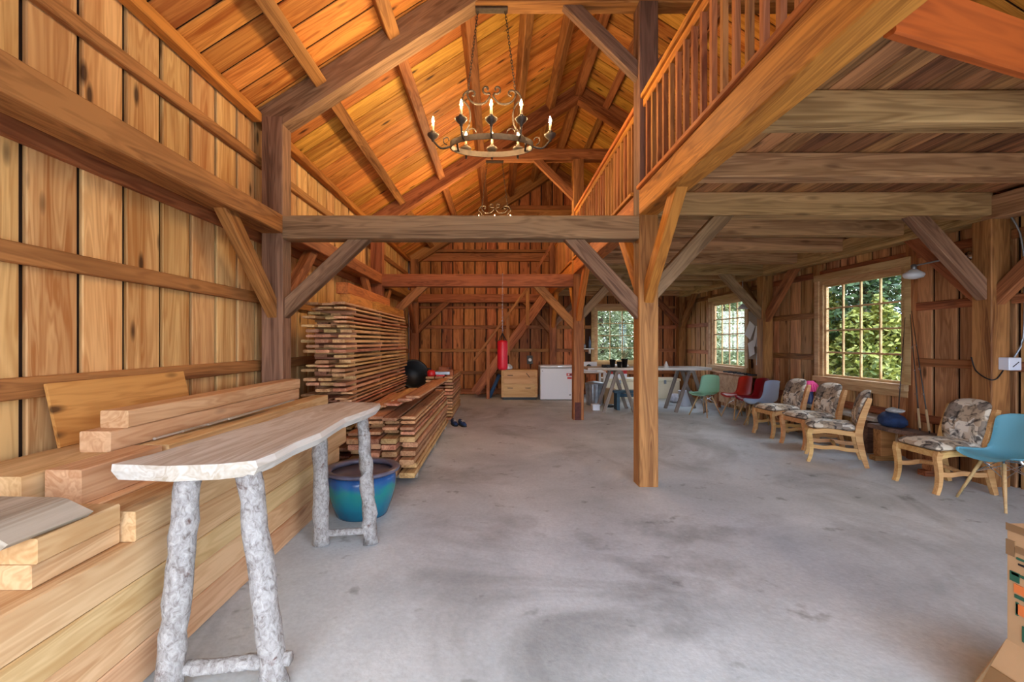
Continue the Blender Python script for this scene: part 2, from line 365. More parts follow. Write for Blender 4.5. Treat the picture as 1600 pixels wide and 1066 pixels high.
# right wall
wr = empty('wall_right', (XW1, 6, 0), kind='structure')
y = YF
while y < YW:
    y1 = min(y+.30, YW); c = (y+y1)/2
    zs = [(0, zroof(XW1))]
    for a, b in WIN_R:
        if y1 > a+.06 and y < b-.06: zs = [(0, WZ0+.03), (WZ1-.03, zroof(XW1))]
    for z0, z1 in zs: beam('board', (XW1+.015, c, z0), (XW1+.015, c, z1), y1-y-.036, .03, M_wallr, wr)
    y = y1
def sheath(name, rects, axis, pos, mat, parent):
    bm = bmesh.new()
    for (a0, a1, z0, z1) in rects:
        if axis == 'x': abox(bm, pos, pos+.015, a0, a1, z0, z1)
        else: abox(bm, a0, a1, pos, pos+.015, z0, z1)
    return bmo(name, bm, mat, parent)
zt = zroof(XW1)
sheath('sheathing', [(YF, 5.86, 0, zt), (7.34, 9.60, 0, zt), (11.08, YW, 0, zt), (5.86, 7.34, 0, .95), (5.86, 7.34, 2.47, zt), (9.60, 11.08, 0, .95), (9.60, 11.08, 2.47, zt)], 'x', XW1+.045, M_dark, wr)
for (y0, y1), wn in zip(BAYS, [None, WIN_R[0], WIN_R[1]]):
    for zc, hh in ((.55,.10), (1.25,.10), (1.95,.10), (2.62,.10), (3.5,.10)):
        segs = [(y0, y1)]
        if wn and WZ0-.05 < zc < WZ1+.05: segs = [(y0, wn[0]-.12), (wn[1]+.12, y1)]
        for a, b in segs: beam('girt', (XW1-.013, a, zc), (XW1-.013, b, zc), .03, hh, M_red, wr)
    if wn:
        for yy in (wn[0]-.07, wn[1]+.07): beam('stud', (XW1-.03, yy, 0), (XW1-.03, yy, 2.78), .11, .06, M_tan, wr)
# back wall
wb = empty('wall_back', (RX, YW, 0), kind='structure')
x = XW0
while x < XW1:
    x1 = min(x+.318, XW1); c = (x+x1)/2; zt = min(zroof(x), zroof(x1)); zs = [(0, zt)]
    if x1 > WIN_B[0]+.06 and x < WIN_B[1]-.06: zs = [(0, WZ0+.03), (WZ1-.03, zt)]
    for z0, z1 in zs:
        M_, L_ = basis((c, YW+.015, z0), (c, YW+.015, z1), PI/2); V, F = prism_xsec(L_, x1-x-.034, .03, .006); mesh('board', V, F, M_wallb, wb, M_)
    x = x1
bm = bmesh.new(); yb = YW+.045
pl = [(XW0-.06,0), (WIN_B[0]+.04,0), (WIN_B[0]+.04,.95), (WIN_B[0]+.04,2.47), (WIN_B[0]+.04, zroof(WIN_B[0]+.04)), (RX, zroof(RX)), (XW0-.06, zroof(XW0-.06))]
p2 = [(WIN_B[1]-.04,0), (XW1+.06,0), (XW1+.06, zroof(XW1+.06)), (WIN_B[1]-.04, zroof(WIN_B[1]-.04))]
p3 = [(WIN_B[0]+.04,2.47), (WIN_B[1]-.04,2.47), (WIN_B[1]-.04, zroof(WIN_B[1]-.04)), (WIN_B[0]+.04, zroof(WIN_B[0]+.04))]
p4 = [(WIN_B[0]+.04,0), (WIN_B[1]-.04,0), (WIN_B[1]-.04,.95), (WIN_B[0]+.04,.95)]
for P in (pl, p2, p3, p4):
    A = [bm.verts.new((a, yb, b)) for a, b in P]; B = [bm.verts.new((a, yb+.015, b)) for a, b in P]; n = len(P)
    bm.faces.new(A); bm.faces.new(B[::-1])
    for i in range(n): bm.faces.new((A[i], A[(i+1) % n], B[(i+1) % n], B[i]))
bmo('sheathing', bm, M_dark, wb)
for zc, hh in ((.10,.14), (.63,.09), (1.27,.09), (1.935,.10), (2.50,.06)):
    segs = [(XL1, XM0), (XM1, XR0)]
    if WZ0-.05 < zc < WZ1+.05: segs = [(XL1, XM0), (XM1, WIN_B[0]-.1), (WIN_B[1]+.1, XR0)]
    for a, b in segs: beam('girt', (a, YW-.03, zc), (b, YW-.03, zc), .06, hh, M_red, wb)
for zc, hh, xa, xb, wd in ((3.93,.22,XL1,XM0,.10), (4.10,.07,XL1,XM0,.16), (3.93,.22,XM1,XR0,.10), (5.33,.16,-.2,3.4,.08)):
    beam('girt', (xa, YW-wd/2, zc), (xb, YW-wd/2, zc), wd, hh, M_red, wb)
# front wall with a wide open barn doorway (behind the viewer)
wf = empty('wall_front', (RX, YF, 0), kind='structure')
x = XW0
while x < XW1:
    x1 = min(x+.32, XW1); c = (x+x1)/2; zt = min(zroof(x), zroof(x1)); zs = [(0, zt)]
    if -2.2 < c < 5.0: zs = [(2.55, zt)]
    if .4 < c < 2.8: zs = [(2.55, 3.4), (4.7, zt)]
    for z0, z1 in zs:
        M_, L_ = basis((c, YF-.02, z0), (c, YF-.02, z1), PI/2); V, F = prism_xsec(L_, x1-x-.002, .04, .004); mesh('board', V, F, M_wall, wf, M_)
    x = x1

# roof planks
ce = empty('ceiling', (RX, 6, 6.5), kind='structure')
y = YF
th = math.atan(SL)
while y < YW:
    y1 = min(y+.285, YW)
    for s in (-1, 1):
        xe = XW0-.1 if s < 0 else XW1+.1
        off = .007
        p0 = (xe, (y+y1)/2, zroof(xe)+off/cosr); p1 = (RX, (y+y1)/2, zroof(RX)+off/cosr)
        beam('board', p0, p1, y1-y-.02, .014, M_roof, ce, c=.003)
    y = y1
for s in (-1, 1):
    xe = XW0-.2 if s < 0 else XW1+.2
    beam('roof_deck', (xe, (YF+YW)/2, zroof(xe)+.034), (RX, (YF+YW)/2, zroof(RX)+.034), YW-YF+.3, .02, M_dark, ce, c=0.001)

# windows
def window(name, Mx, wid, hgt, nc, nr):
    """frame in local x (width) / z (height), inner face at local -y"""
    e = bpy.data.objects.new(name, None); link(e, Mx); tag(e, kind='structure')
    def bar(n, x0, x1, z0, z1, y0=-.05, y1=.05, m=M_sash, p=e): return box(n, x0, x1, y0, y1, z0, z1, m, p, bev=.003)
    t = .07
    bar('jamb', -wid/2, -wid/2+t, 0, hgt); bar('jamb', wid/2-t, wid/2, 0, hgt); bar('head', -wid/2+t, wid/2-t, hgt-t, hgt)
    bar('sill', -wid/2-.06, wid/2+.06, -.05, .03, -.13, .05)
    bar('casing', -wid/2-.09, -wid/2, .03, hgt+.09, -.075, -.02); bar('casing', wid/2, wid/2+.09, .03, hgt+.09, -.075, -.02); bar('casing', -wid/2-.09, wid/2+.09, hgt, hgt+.10, -.09, -.02); bar('apron', -wid/2-.05, wid/2+.05, -.14, -.05, -.075, -.02)
    x0, x1, z0, z1 = -wid/2+t, wid/2-t, .03, hgt-t
    s = .035
    sa = bar('sash', x0, x0+s, z0, z1, -.02, .02); bar('sash', x1-s, x1, z0, z1, -.02, .02); bar('sash', x0+s, x1-s, z0, z0+s, -.02, .02); bar('sash', x0+s, x1-s, z1-s, z1, -.02, .02)
    x0 += s; x1 -= s; z0 += s; z1 -= s; m = .024
    for i in range(1, nc): xx = x0+(x1-x0)*i/nc; bar('muntin', xx-m/2, xx+m/2, z0, z1, -.015, .015)
    for j in range(1, nr): zz = z0+(z1-z0)*j/nr; bar('muntin', x0, x1, zz-m/2, zz+m/2, -.012, .012)
    for i in range(nc):
        for j in range(nr):
            a, b = x0+(x1-x0)*i/nc, x0+(x1-x0)*(i+1)/nc; c, d = z0+(z1-z0)*j/nr, z0+(z1-z0)*(j+1)/nr
            box('pane', a, b, -.002, .002, c, d, M_glass, e, bev=0)
for i, (a, b) in enumerate(WIN_R):
    window('window_%d' % (i+1), Matrix.Translation((XW1+.01, (a+b)/2, WZ0)) @ Matrix.Rotation(-PI/2, 4, 'Z'), b-a, WZ1-WZ0, 4, 4)
window('window_3', Matrix.Translation(((WIN_B[0]+WIN_B[1])/2, YW+.01, WZ0)), WIN_B[1]-WIN_B[0], WZ1-WZ0, 4, 4)

def knee(name, p0, p1, w_, h_, mat, **k):
    """diagonal brace: p0 on an upright face, p1 on an underside; ends cut flush"""
    p0, p1 = Vector(p0), Vector(p1); M, L = basis(p0, p1); V, F = prism_xsec(L, w_, h_, .007); ax = (p1-p0).normalized(); hn = Vector((ax.x, ax.y, 0)).normalized(); out = []
    for i, v in enumerate(V):
        q = M @ Vector(v)
        if i < 8: q = q + ax*((p0-q).dot(hn)/ax.dot(hn))
        else: q = q + ax*((p1.z-q.z)/ax.z)
        out.append(M.inverted() @ q)
    return mesh(name, out, F, mat, None, M, **k)
# ------------------------------------------------------------------ timber frame: every member its own object
BENT = {'A': 'the free-standing post of bare orange wood', 'B': 'the free-standing post with a dark base plate', 'C': 'the back wall'}
YS = {'A': YA, 'B': YB, 'C': YC}
def fm(name, p0, p1, w_, h_, mat, label, cat, group=None, **k): return beam(name, p0, p1, w_, h_, mat, None, c=.009, label=label, cat=cat, group=group, **k)
POSTLAB = {
 ('A','L'): 'grey-brown wall post standing between the bare plank wall and the tall board stack',
 ('B','L'): 'wall post rising behind the far end of the tall board stack',
 ('C','L'): 'corner post where the left plank wall meets the back wall',
 ('A','M'): 'free-standing square orange-brown post rising from the middle of the concrete floor',
 ('B','M'): 'free-standing square post with a dark metal plate at its base beside the white freezer',
 ('C','M'): 'post fixed to the back wall behind the white chest freezer',
 ('A','R'): 'thick cracked wall post beside the fishing rods with a looped wire on it',
 ('B','R'): 'wall post between the pinned-up papers and the window behind the padded chairs',
 ('C','R'): 'corner post behind the trestle table where two windowed walls meet'}
LH = .84
for b, y in YS.items():
    yc = y+.10
    zl = zroof((XL0+XL1)/2)-.27
    # left post in two lengths either side of the wall girder
    lm = M_grey if b == 'A' else M_red
    e = empty('timber_post', (-2.335, yc, 0), label=POSTLAB[b,'L'], cat='post')
    beam('lower_post', (-2.335, yc, 0), (-2.335, yc, 2.63), .2, .222, lm, e, c=.009); beam('upper_post', (-2.335, yc, 2.82), (-2.335, yc, zroof(XW0+.03)-.062), .2, .222, lm, e, c=.009)
    # middle post
    e = empty('timber_post', (RX, yc, 0), label=POSTLAB[b,'M'], cat='post')
    beam('shaft', (RX, yc, 0), (RX, yc, 2.82), .2, .2, M_tan if b != 'C' else M_red, e, c=.009); beam('upper_shaft', (RX, yc, 2.82), (RX, yc, 5.04), .2, .2, M_dkgrey if b == 'A' else M_red, e, c=.009)  # dark grey on the first upper shaft imitates its unlit front
    if b == 'B': box('base_plate', -.03+0-.045, -.03+.055+.02, -.118, -.1, 0, .34, M_plate, e, bev=.002)
    e = empty('timber_post', (5.22, yc, 0), label=POSTLAB[b,'R'], cat='post')
    beam('shaft', (5.22, yc, 0), (5.22, yc, 2.78), .2, .2, M_red if b == 'C' else M_tan, e, c=.009); beam('upper_shaft', (5.22, yc, 3.02), (5.22, yc, zroof(XW1-.03)-.062), .2, .2, M_red, e, c=.009)
    # nave tie
    tz = 2.697 if b != 'C' else 2.74
    fm('tie_beam', (XL1, yc, tz), (XM0, yc, tz), .2, .24, {'A': M_grey, 'B': M_red, 'C': M_red}[b],
       {'A': 'weathered grey tie beam spanning between wall post and the orange-brown free-standing post', 'B': 'red-brown tie beam that the punching bag chain hangs from', 'C': 'tie beam fixed across the back plank wall behind the stair'}[b], 'beam')
    # aisle tie
    fm('tie_beam', (XM1, yc, 2.94), (XR0+.06, yc, 2.94), .2, .24, M_joist, {'A': 'heavy loft beam joining the orange-brown free-standing post to the cracked wall post', 'B': 'heavy loft beam joining the base-plated post to the wall post by the papers', 'C': 'heavy loft beam along the top of the back wall above the window'}[b], 'beam')
    # principal rafters and collar
    for s in (-1, 1):
        x0 = XW0+.03 if s < 0 else XW1-.03; dz = -.145/cosr
        side = 'plank wall with the lumber' if s < 0 else 'loft side'
        wd = {'A': 'above the first chandelier', 'B': 'above the second chandelier', 'C': 'against the back gable'}[b]
        # notched foot seated on the post top, plumb mitre at the ridge
        xa = XL1 if s < 0 else XR0; zt_ = lambda x: zroof(x)-.012; zu_ = lambda x: zroof(x)-.28/cosr; seat = zt_(x0)-.05
        P = [(x0, seat), (xa, seat), (xa, zu_(xa)), (RX, zu_(RX)), (RX, zt_(RX)), (x0, zt_(x0))]
        M_, L_ = basis((xa, yc, zroof(xa)+dz), (RX, yc, zroof(RX)+dz)); Mi = M_.inverted()
        V = [Mi @ Vector((x, yc+o, z)) for o in (-.1, .1) for x, z in P]; F = [tuple(range(6)), tuple(range(11, 5, -1))]+[(q, 6+q, 6+(q+1) % 6, (q+1) % 6) for q in range(6)]
        bm = bmesh.new(); vv = [bm.verts.new(v) for v in V]
        for f in F: bm.faces.new([vv[q] for q in f])
        bmesh.ops.triangulate(bm, faces=[f for f in bm.faces if len(f.verts) > 4]); bmesh.ops.recalc_face_normals(bm, faces=bm.faces)
        V = [v.co.copy() for v in bm.verts]; bm.verts.index_update(); F = [tuple(v.index for v in f.verts) for f in bm.faces]; bm.free()
        mesh('principal_rafter', V, F, M_grey if b == 'A' else M_tan, None, M_, label='deep roof rafter %s sloping to the %s' % (wd, side), cat='rafter')  # first pair greyer: shade of their unlit fronts put into the colour
    fm('collar_beam', (RX-(zroof(RX)-.29/cosr-5.10)/SL-.12, yc, 5.14), (RX+(zroof(RX)-.29/cosr-5.10)/SL+.12, yc, 5.14), .18, .21, M_tan, {'A': 'roof collar beam carrying the first chandelier', 'B': 'roof collar beam carrying the second chandelier', 'C': 'roof collar beam against the back gable planks'}[b], 'beam')
    # braces in the plane of the bent
    def br(p0, p1, lab, mat=M_grey, w_=.11, h_=.155): knee('knee_brace', p0, p1, w_, h_, mat, label=lab, cat='brace')
    t = BENT[b]; bm_ = M_grey if b == 'A' else M_red
    br((XL1, yc, 1.86), (XL1+LH-.07, yc, 2.577 if b != 'C' else 2.62), {'A': 'weathered diagonal brace rising from the grey-brown wall post to the grey tie beam', 'B': 'diagonal brace from the wall post behind the board stack to the punching bag beam', 'C': 'diagonal brace from the far corner post up the back planks'}[b], bm_)
    br((XM0, yc, 1.86), (XM0-.66, yc, 2.577 if b != 'C' else 2.62), {'A': 'weathered diagonal brace from the orange-brown free-standing post to the grey tie beam', 'B': 'diagonal brace from the base-plated post to the punching bag beam', 'C': 'diagonal brace on the back wall above the drawer cabinet'}[b], bm_)
    br((XM1, yc, 2.06), (XM1+.70, yc, 2.82), 'diagonal brace under the loft beam from %s' % t, M_grey)
    br((XR0, yc, 2.06), (XR0-.70, yc, 2.82), {'A': 'diagonal brace from the cracked wall post up to the loft beam beside the lamp', 'B': 'diagonal brace above the pinned papers up to the loft beam', 'C': 'diagonal brace in the back corner beside the two windows'}[b], M_grey if b != 'C' else M_red)
    if b != 'C':
        br((XM0, yc, 4.36), (XM0-.68, yc, 5.035), 'roof brace over the hall from %s' % t, M_dkgrey if b == 'A' else M_red, .10, .14)
        br((XM1, yc, 4.36), (XM1+.68, yc, 5.035), 'roof brace over the loft from %s' % t, M_red, .10, .14)
    # braces along the building
    for s in (-1, 1):
        if b == 'C' and s > 0: continue
        yo = y if s < 0 else y+.2; d = {-1: 'doorway', 1: 'back wall'}[s]
        br((-2.335, yo, 1.86), (-2.335, yo+s*.78, 2.63), 'brace under the lumber wall girder, %s side of %s' % (d, {'A': 'the grey-brown wall post', 'B': 'the post behind the board stack', 'C': 'the far corner post'}[b]), M_tan, .10, .15)
        br((RX, yo, 2.02), (RX, yo+s*.74, 2.82), 'loft girder brace, %s side of %s' % (d, t), M_gold, .10, .15)
        br((5.22, yo, 2.0), (5.22, yo+s*.76, 2.78), 'windowed wall brace on the %s side of %s' % (d, {'A': 'the cracked wall post', 'B': 'the wall post by the papers', 'C': 'the corner post'}[b]), M_red, .10, .15)
for i, (y0, y1) in enumerate([(YF, YA+.1), (YA+.1, YB+.1), (YB+.1, YC+.2)]):
    wh = ['before the grey-brown wall post', 'above the tall board stack', 'at the back above the red handles'][i]
    fm('wall_girder', (-2.335, y0, 2.725), (-2.335, y1, 2.725), .222, .19, M_tan, 'long wall girder %s' % ['above the bare plank wall', 'above the tall board stack', 'running into the far left corner'][i], 'beam')
    g0, g1 = [(YF, YA), (YA+.2, YB), (YB+.2, YC)][i]
    e = empty('loft_girder', (RX, g0, 2.82), label=['deep golden loft edge girder running over the doorway side of the orange-brown post', 'golden loft edge girder between the two free-standing posts', 'golden loft edge girder between the base-plated post and the back wall'][i], cat='beam')
    beam('girder', (RX, g0, 2.95), (RX, g1, 2.95), .2, .26, M_gold, e, c=.009); beam('cap', (RX-.01, g0, 3.10), (RX-.01, g1, 3.10), .24, .04, M_gold, e)
    fm('wall_plate', (5.22, y0, 2.90), (5.22, y1, 2.90), .2, .24, M_joist, ['wall plate beam above the outlet beside the cracked post', 'wall plate beam above the window behind the padded chairs', 'wall plate beam above the window beside the papers'][i], 'beam')
    p0, p1 = [(YF, YA), (YA+.2, YB), (YB+.2, YC)][i]
    bay = ['in the bay before the first chandelier', 'in the bay between the two chandeliers', 'in the bay next to the back gable'][i]
    for pi_, x in enumerate((-1.86, -1.10, -.34, .38, 1.02)):
        for s in (0, 1):
            xx = x if not s else 2*RX-x; zz = zroof(xx)-.075/cosr
            M_, L_ = basis((xx, p0, zz), (xx, p1, zz), (-1 if s else 1)*-th); V, F = prism_xsec(L_, .13, .15, .008)
            mesh('roof_purlin', V, F, M_tan, None, M_, label='%s purlin up the %s roof slope %s' % (['lowest','second','third','fourth','highest'][pi_], 'lumber side' if not s else 'loft side', bay), cat='purlin', group='roof purlins')
    fm('ridge_beam', (RX, p0, zroof(RX)-.17), (RX, p1, zroof(RX)-.17), .15, .2, M_tan, 'ridge beam at the peak of the roof %s' % bay, 'beam')
    for s in (0, 1):
        xx = XW0+.06 if not s else XW1-.06
        fm('eaves_plate', (xx, p0, zroof(xx)-.09), (xx, p1, zroof(xx)-.09), .10, .10, M_gold, 'eaves plate on the %s wall %s' % ('lumber' if not s else 'window', bay), 'beam')
# loft joists and floor planks
ORD = ['first', 'second', 'third']
for bi, (ys_, nm) in enumerate([((3.66, 2.75), 'from the orange-brown free-standing post towards the doorway'), ((5.64, 6.64, 7.64), 'from the orange-brown free-standing post towards the back'), ((9.64, 10.64, 11.64), 'beyond the base-plated post towards the back window')]):
    for ji, yj in enumerate(ys_):
        fm('loft_joist', (XM1, yj+.08, 2.955), (XR0+.05, yj+.08, 2.955), .16, .20, M_joist, '%s square loft joist %s' % (ORD[ji], nm), 'joist', 'loft joists')
fm('trimmer_beam', (1.69, 1.93, 2.95), (3.60, 2.54, 2.95), .05, .26, wood('timber_orange', srgb(176,92,34), srgb(108,50,14), knots=.4, var=.02, grain=.7), 'slanting orange trimmer beam closing off the loft floor planks', 'beam')
lf = empty('loft_floor', (3.4, 7, 3.06), label='brown planks of the loft floor seen from below over the joists', cat='loft floor')
x = XM1
while x < XR1:
    x1 = min(x+.185, XR1); ys = 2.06+(x-1.6)*.302 if x < 3.9 else 2.7
    beam('plank', ((x+x1)/2, ys, 3.075), ((x+x1)/2, YC+.2, 3.075), x1-x-.006, .03, M_loft, lf, c=.003)
    x = x1
# railings
for i, (y0, y1) in enumerate([(.2, YA), (YA+.2, YB), (YB+.2, 11.7)]):
    e = empty('loft_railing', (RX-.04, y0, 3.12), label=['golden loft railing with square balusters on the doorway side of the orange-brown post', 'loft railing of square balusters between the two free-standing posts', 'loft railing section running from the base-plated post to the stair head'][i], cat='railing')
    beam('top_rail', (RX-.04, y0, 4.05), (RX-.04, y1, 4.05), .09, .05, M_gold, e); beam('sub_rail', (RX-.04, y0, 3.98), (RX-.04, y1, 3.98), .04, .08, M_gold, e)
    y = y1-.10; proto = None
    while y > y0+.03:
        if proto is None: proto = beam('baluster', (RX-.04, y, 3.11), (RX-.04, y, 3.96), .04, .04, M_tan, e, c=.003)
        else:
            c = proto.copy(); M_ = Matrix.Translation((0, y-(y1-.10), 0)) @ W[proto]; link(c, M_, e)
        y -= .152

# ------------------------------------------------------------------ lumber
def plank(name, p0, p1, w_, h_, mat, label, group=None, cat='board', **k): return beam(name, p0, p1, w_, h_, mat, None, label=label, cat=cat, group=group, **k)
R_ = random.Random(3)
ONES = ['first','second','third','fourth','fifth','sixth','seventh','eighth','ninth','tenth','eleventh','twelfth','thirteenth','fourteenth','fifteenth','sixteenth','seventeenth','eighteenth','nineteenth','twentieth']
NUM = lambda k: ONES[k] if k < 20 else 'twenty-'+ONES[k-20] if k < 29 else 'thirtieth' if k == 29 else 'thirty-'+ONES[k-30]
def stack(x0, x1, n, y0, y1, z0, layers, label, sticky, gname, jit, yaw=.0, mat=M_board):
    z = z0
    for L_, (t, s) in enumerate(layers):
        for yy in sticky:
            if s <= 0: continue
            plank('sticker', (x0-.01, yy, z+s/2), (x1-R_.uniform(.01,.05), yy, z+s/2), .04, s, M_board, 'spacer stick in the %s under the %s layer, %s' % (gname, NUM(L_), ['doorway end', 'mid length', 'back end'][sticky.index(yy)]), 'spacer sticks in the %s' % gname, 'stick', c=.002)
        z += s; wd = (x1-x0)/n
        for i in range(n):
            a = y0+jit(i, L_); b = y1+R_.uniform(-.25, .05); xc = x0+wd*(i+.5)+R_.uniform(-.012,.012)*.4; sk = R_.uniform(-yaw, yaw)
            if i == n-1: xc += R_.uniform(-.012,.03)*.5+.009
            if R_.random() < .06 and L_ > 1: continue
            plank('board', (xc, a, z+t/2), (xc+sk*0, b, z+t/2), wd-R_.uniform(.012,.03), t, mat, '%s, %s row, %s layer up' % (label, 'wall-side' if i == 0 else 'open-side' if i == n-1 else ['', 'inner', 'second inner'][i], NUM(L_)), gname)
        z += t
    return z
for yy in (5.35, 6.7, 8.1): plank('bearer', (-2.2, yy, .05), (-1.68, yy, .05), .10, .10, M_endgr, 'floor bearer under the tall board stack, %s' % ('doorway end' if yy < 6 else 'middle' if yy < 7 else 'back end'), 'bearers under the tall stack', 'timber')
ztop = stack(-2.19, -1.69, 3, 4.95, 8.45, .10, [(R_.choice([.022,.026,.03,.034]), R_.choice([.02,.023,.027])) for _ in range(35)], 'rough-sawn board in the tall stack', (5.42, 6.6, 7.8), 'tall board stack',
      lambda i, L: R_.choice([0, .03, .08, .15, .25, .4]) + (.0 if L < 30 else .05))
plank('timber', (-1.80, 5.3, ztop+.06), (-1.80, 6.25, ztop+.06), .12, .12, M_gold, 'short square timber under a longer one atop the tall board stack', cat='timber')
plank('timber', (-1.82, 5.25, ztop+.185), (-1.82, 7.3, ztop+.185), .14, .13, M_gold, 'long square timber lying highest on the tall board stack', cat='timber')
plank('timber', (-1.76, 6.32, ztop+.06), (-1.76, 8.1, ztop+.06), .13, .12, M_gold, 'square timber on the far half of the tall board stack', cat='timber')
for yy in (5.0, 6.4, 7.8): plank('bearer', (-1.6, yy, .03), (-.88, yy, .03), .09, .06, M_endgr, 'flat bearer under the low plank pile, %s' % ('doorway end' if yy < 6 else 'middle' if yy < 7 else 'back end'), 'bearers under the low pile', 'timber')
zl = stack(-1.60, -.88, 4, 4.70, 8.0, .06, [(.052, 0)]+[(.052, .022)]*5, 'thick plank in the low pile', (5.05, 6.4, 7.6), 'low plank pile', lambda i, L: R_.choice([0, .02, .05, .1, .18]), mat=M_board)
zl = stack(-1.60, -.90, 4, 4.78, 7.9, zl, [(.03, .02)]*4, 'thin board atop the low pile', (5.1, 6.5, 7.5), 'thin boards on the low pile', lambda i, L: R_.choice([0, .05, .15, .25]))
for k in range(9):
    xc = -1.5+.07*k+R_.uniform(-.02,.02); a = 4.85+R_.uniform(0,.6); b = 7.4+R_.uniform(-.9,.7); sk = R_.uniform(-.10,.12)
    plank('board', (xc, a, zl+.012+.024*k), (xc+sk, b, zl+.012+.024*k), .13+R_.uniform(-.02,.03), .024, M_board, 'loose skewed board strewn on the low plank pile, %s one up' % ['lowest','second','third','fourth','fifth','sixth','seventh','eighth','topmost'][k], 'loose boards on the low pile')
z2 = stack(-1.98, -1.40, 3, 8.98, 10.6, .0, [(.04, .02)]*9, 'short board in the pile under the black tub', (9.2, 9.8, 10.3), 'far lower board pile', lambda i, L: R_.choice([0, .03, .08]))
z3 = stack(-1.38, -.86, 3, 8.55, 10.6, .0, [(.04, .02)]*14, 'short board in the far pile', (8.9, 9.6, 10.3), 'far short board pile', lambda i, L: R_.choice([0, .03, .08]))
plank('block', (-1.08, 9.05, z3+.08), (-1.08, 9.5, z3+.08), .2, .16, M_red, 'large wooden block on the far board pile', cat='block'); plank('block', (-1.31, 8.86, z3+.05), (-1.24, 9.02, z3+.05), .10, .1, M_tan, 'small wooden block beside the red saw', cat='block')
plank('block', (-.93, 8.80, z3+.06), (-.93, 9.0, z3+.06), .12, .12, M_tan, 'wooden block at the near edge of the far board pile', cat='block')

# squared timber pile beside the live-edge table
TL = 'big squared timber in the pile beside the live-edge table'
def timber(x0, x1, y0, y1, z0, z1, label, mat=M_fresh, group=None, **k):
    return beam('squared_timber', ((x0+x1)/2, y0, (z0+z1)/2), ((x0+x1)/2, y1, (z0+z1)/2), x1-x0, z1-z0, mat, None, c=.006, label=label, cat='timber', group=group, **k)
zz = 0
for L_, (h_, yend) in enumerate([(.175, 4.15), (.155, 4.25), (.14, 4.42), (.17, 4.62)]):
    for j in range(4):
        xa = -2.40+j*.2115; xr = R_.uniform(-.004, .004)*.7
        splits = [(-.6, yend)] if L_ % 2 else [(-.6, 2.9+.3*j), (2.905+.3*j, yend)]
        if L_ == 3 and j < 2: splits = [(-.6, 4.5)]
        for si, (a, b) in enumerate(splits):
            rowd = ['against the plank wall', 'second row from the plank wall', 'third row from the plank wall', 'on the exposed face'][j]; crs = ['floor', 'second', 'third', 'fourth'][L_]
            timber(xa+xr, xa+.2055+xr, a, b, zz, zz+h_-.002, '%s squared timber in the %s course of the pile, %s' % ('long' if len(splits) == 1 else ['doorway-end', 'planter-end'][si], crs, rowd), group='squared timber pile')
    zz += h_
z5 = .64
timber(-1.78, -1.557, 1.93, 4.45, z5, z5+.13, 'timber with a rough waney end lying on the outer edge of the pile')
timber(-2.03, -1.80, 1.93, 4.5, z5, z5+.13, 'timber lying in the second row on top of the squared pile')
timber(-2.42, -2.05, 1.93, 4.5, z5, z5+.14, 'timber lying against the wall on top of the squared pile')
timber(-2.02, -1.855, 2.0, 2.48, z5+.13, z5+.29, 'short timber with a splintered pale end behind the live-edge table')
timber(-2.01, -1.845, 2.52, 4.88, z5+.13, z5+.285, 'long timber behind the live-edge slab top')
timber(-2.42, -2.05, 1.93, 3.9, z5+.14, z5+.28, 'timber with a streak of white sapwood along its top edge')
timber(-2.20, -2.035, 2.36, 4.6, z5+.28, z5+.39, 'lower of two timbers lying below the leaning plywood', M_fresh)
timber(-2.18, -2.025, 2.46, 4.6, z5+.39, z5+.485, 'topmost timber of the pile below the leaning plywood', M_fresh)
for k in range(4):
    plank('splinter', (-1.99+.025*k, 2.6+.2*k, z5+.30+.004*k), (-1.97+.02*k, 3.6+.2*k, z5+.30+.006*k), .02, .012, M_endgr, 'thin split lath behind the slab top, %s from the plank wall' % ['first','second','third','fourth'][k], 'split laths on the timbers', 'lath')
beam('plywood_offcut', (-2.435, 2.45, 1.097), (-2.435, 3.52, 1.097), .018, .36, M_ply, None, roll=-.22, label='orange knotty plywood offcut leaning on the plank wall', cat='plywood')
timber(-2.10, -1.615, 1.555, 1.915, z5, z5+.085, 'pale short block lying lowest under two others at the pile end')
timber(-2.10, -1.60, 1.56, 1.90, z5+.086, z5+.175, 'pale short block in the middle of three at the pile end')
# waney slab offcut
prof = [(-.2,-.03),(.19,-.03),(.215,-.01),(.13,.04),(.10,.045),(-.2,.05)]
V = [(-.13, a, b) for a, b in prof]+[(.16, a+.02*(i in (1,2)), b) for i, (a, b) in enumerate(prof)]; n = len(prof)
mesh('waney_offcut', V, [tuple(range(n))[::-1], tuple(range(n, 2*n))]+[(i, (i+1)%n, n+(i+1)%n, n+i) for i in range(n)], M_endgr, None, Matrix.Translation((-1.82, 1.60, z5+.206)) @ Matrix.Rotation(PI/2, 4, 'Z') @ Matrix.Scale(-1, 4, (0,1,0)), label='grey weathered slab offcut with a slanted bark edge, top of three', cat='offcut')

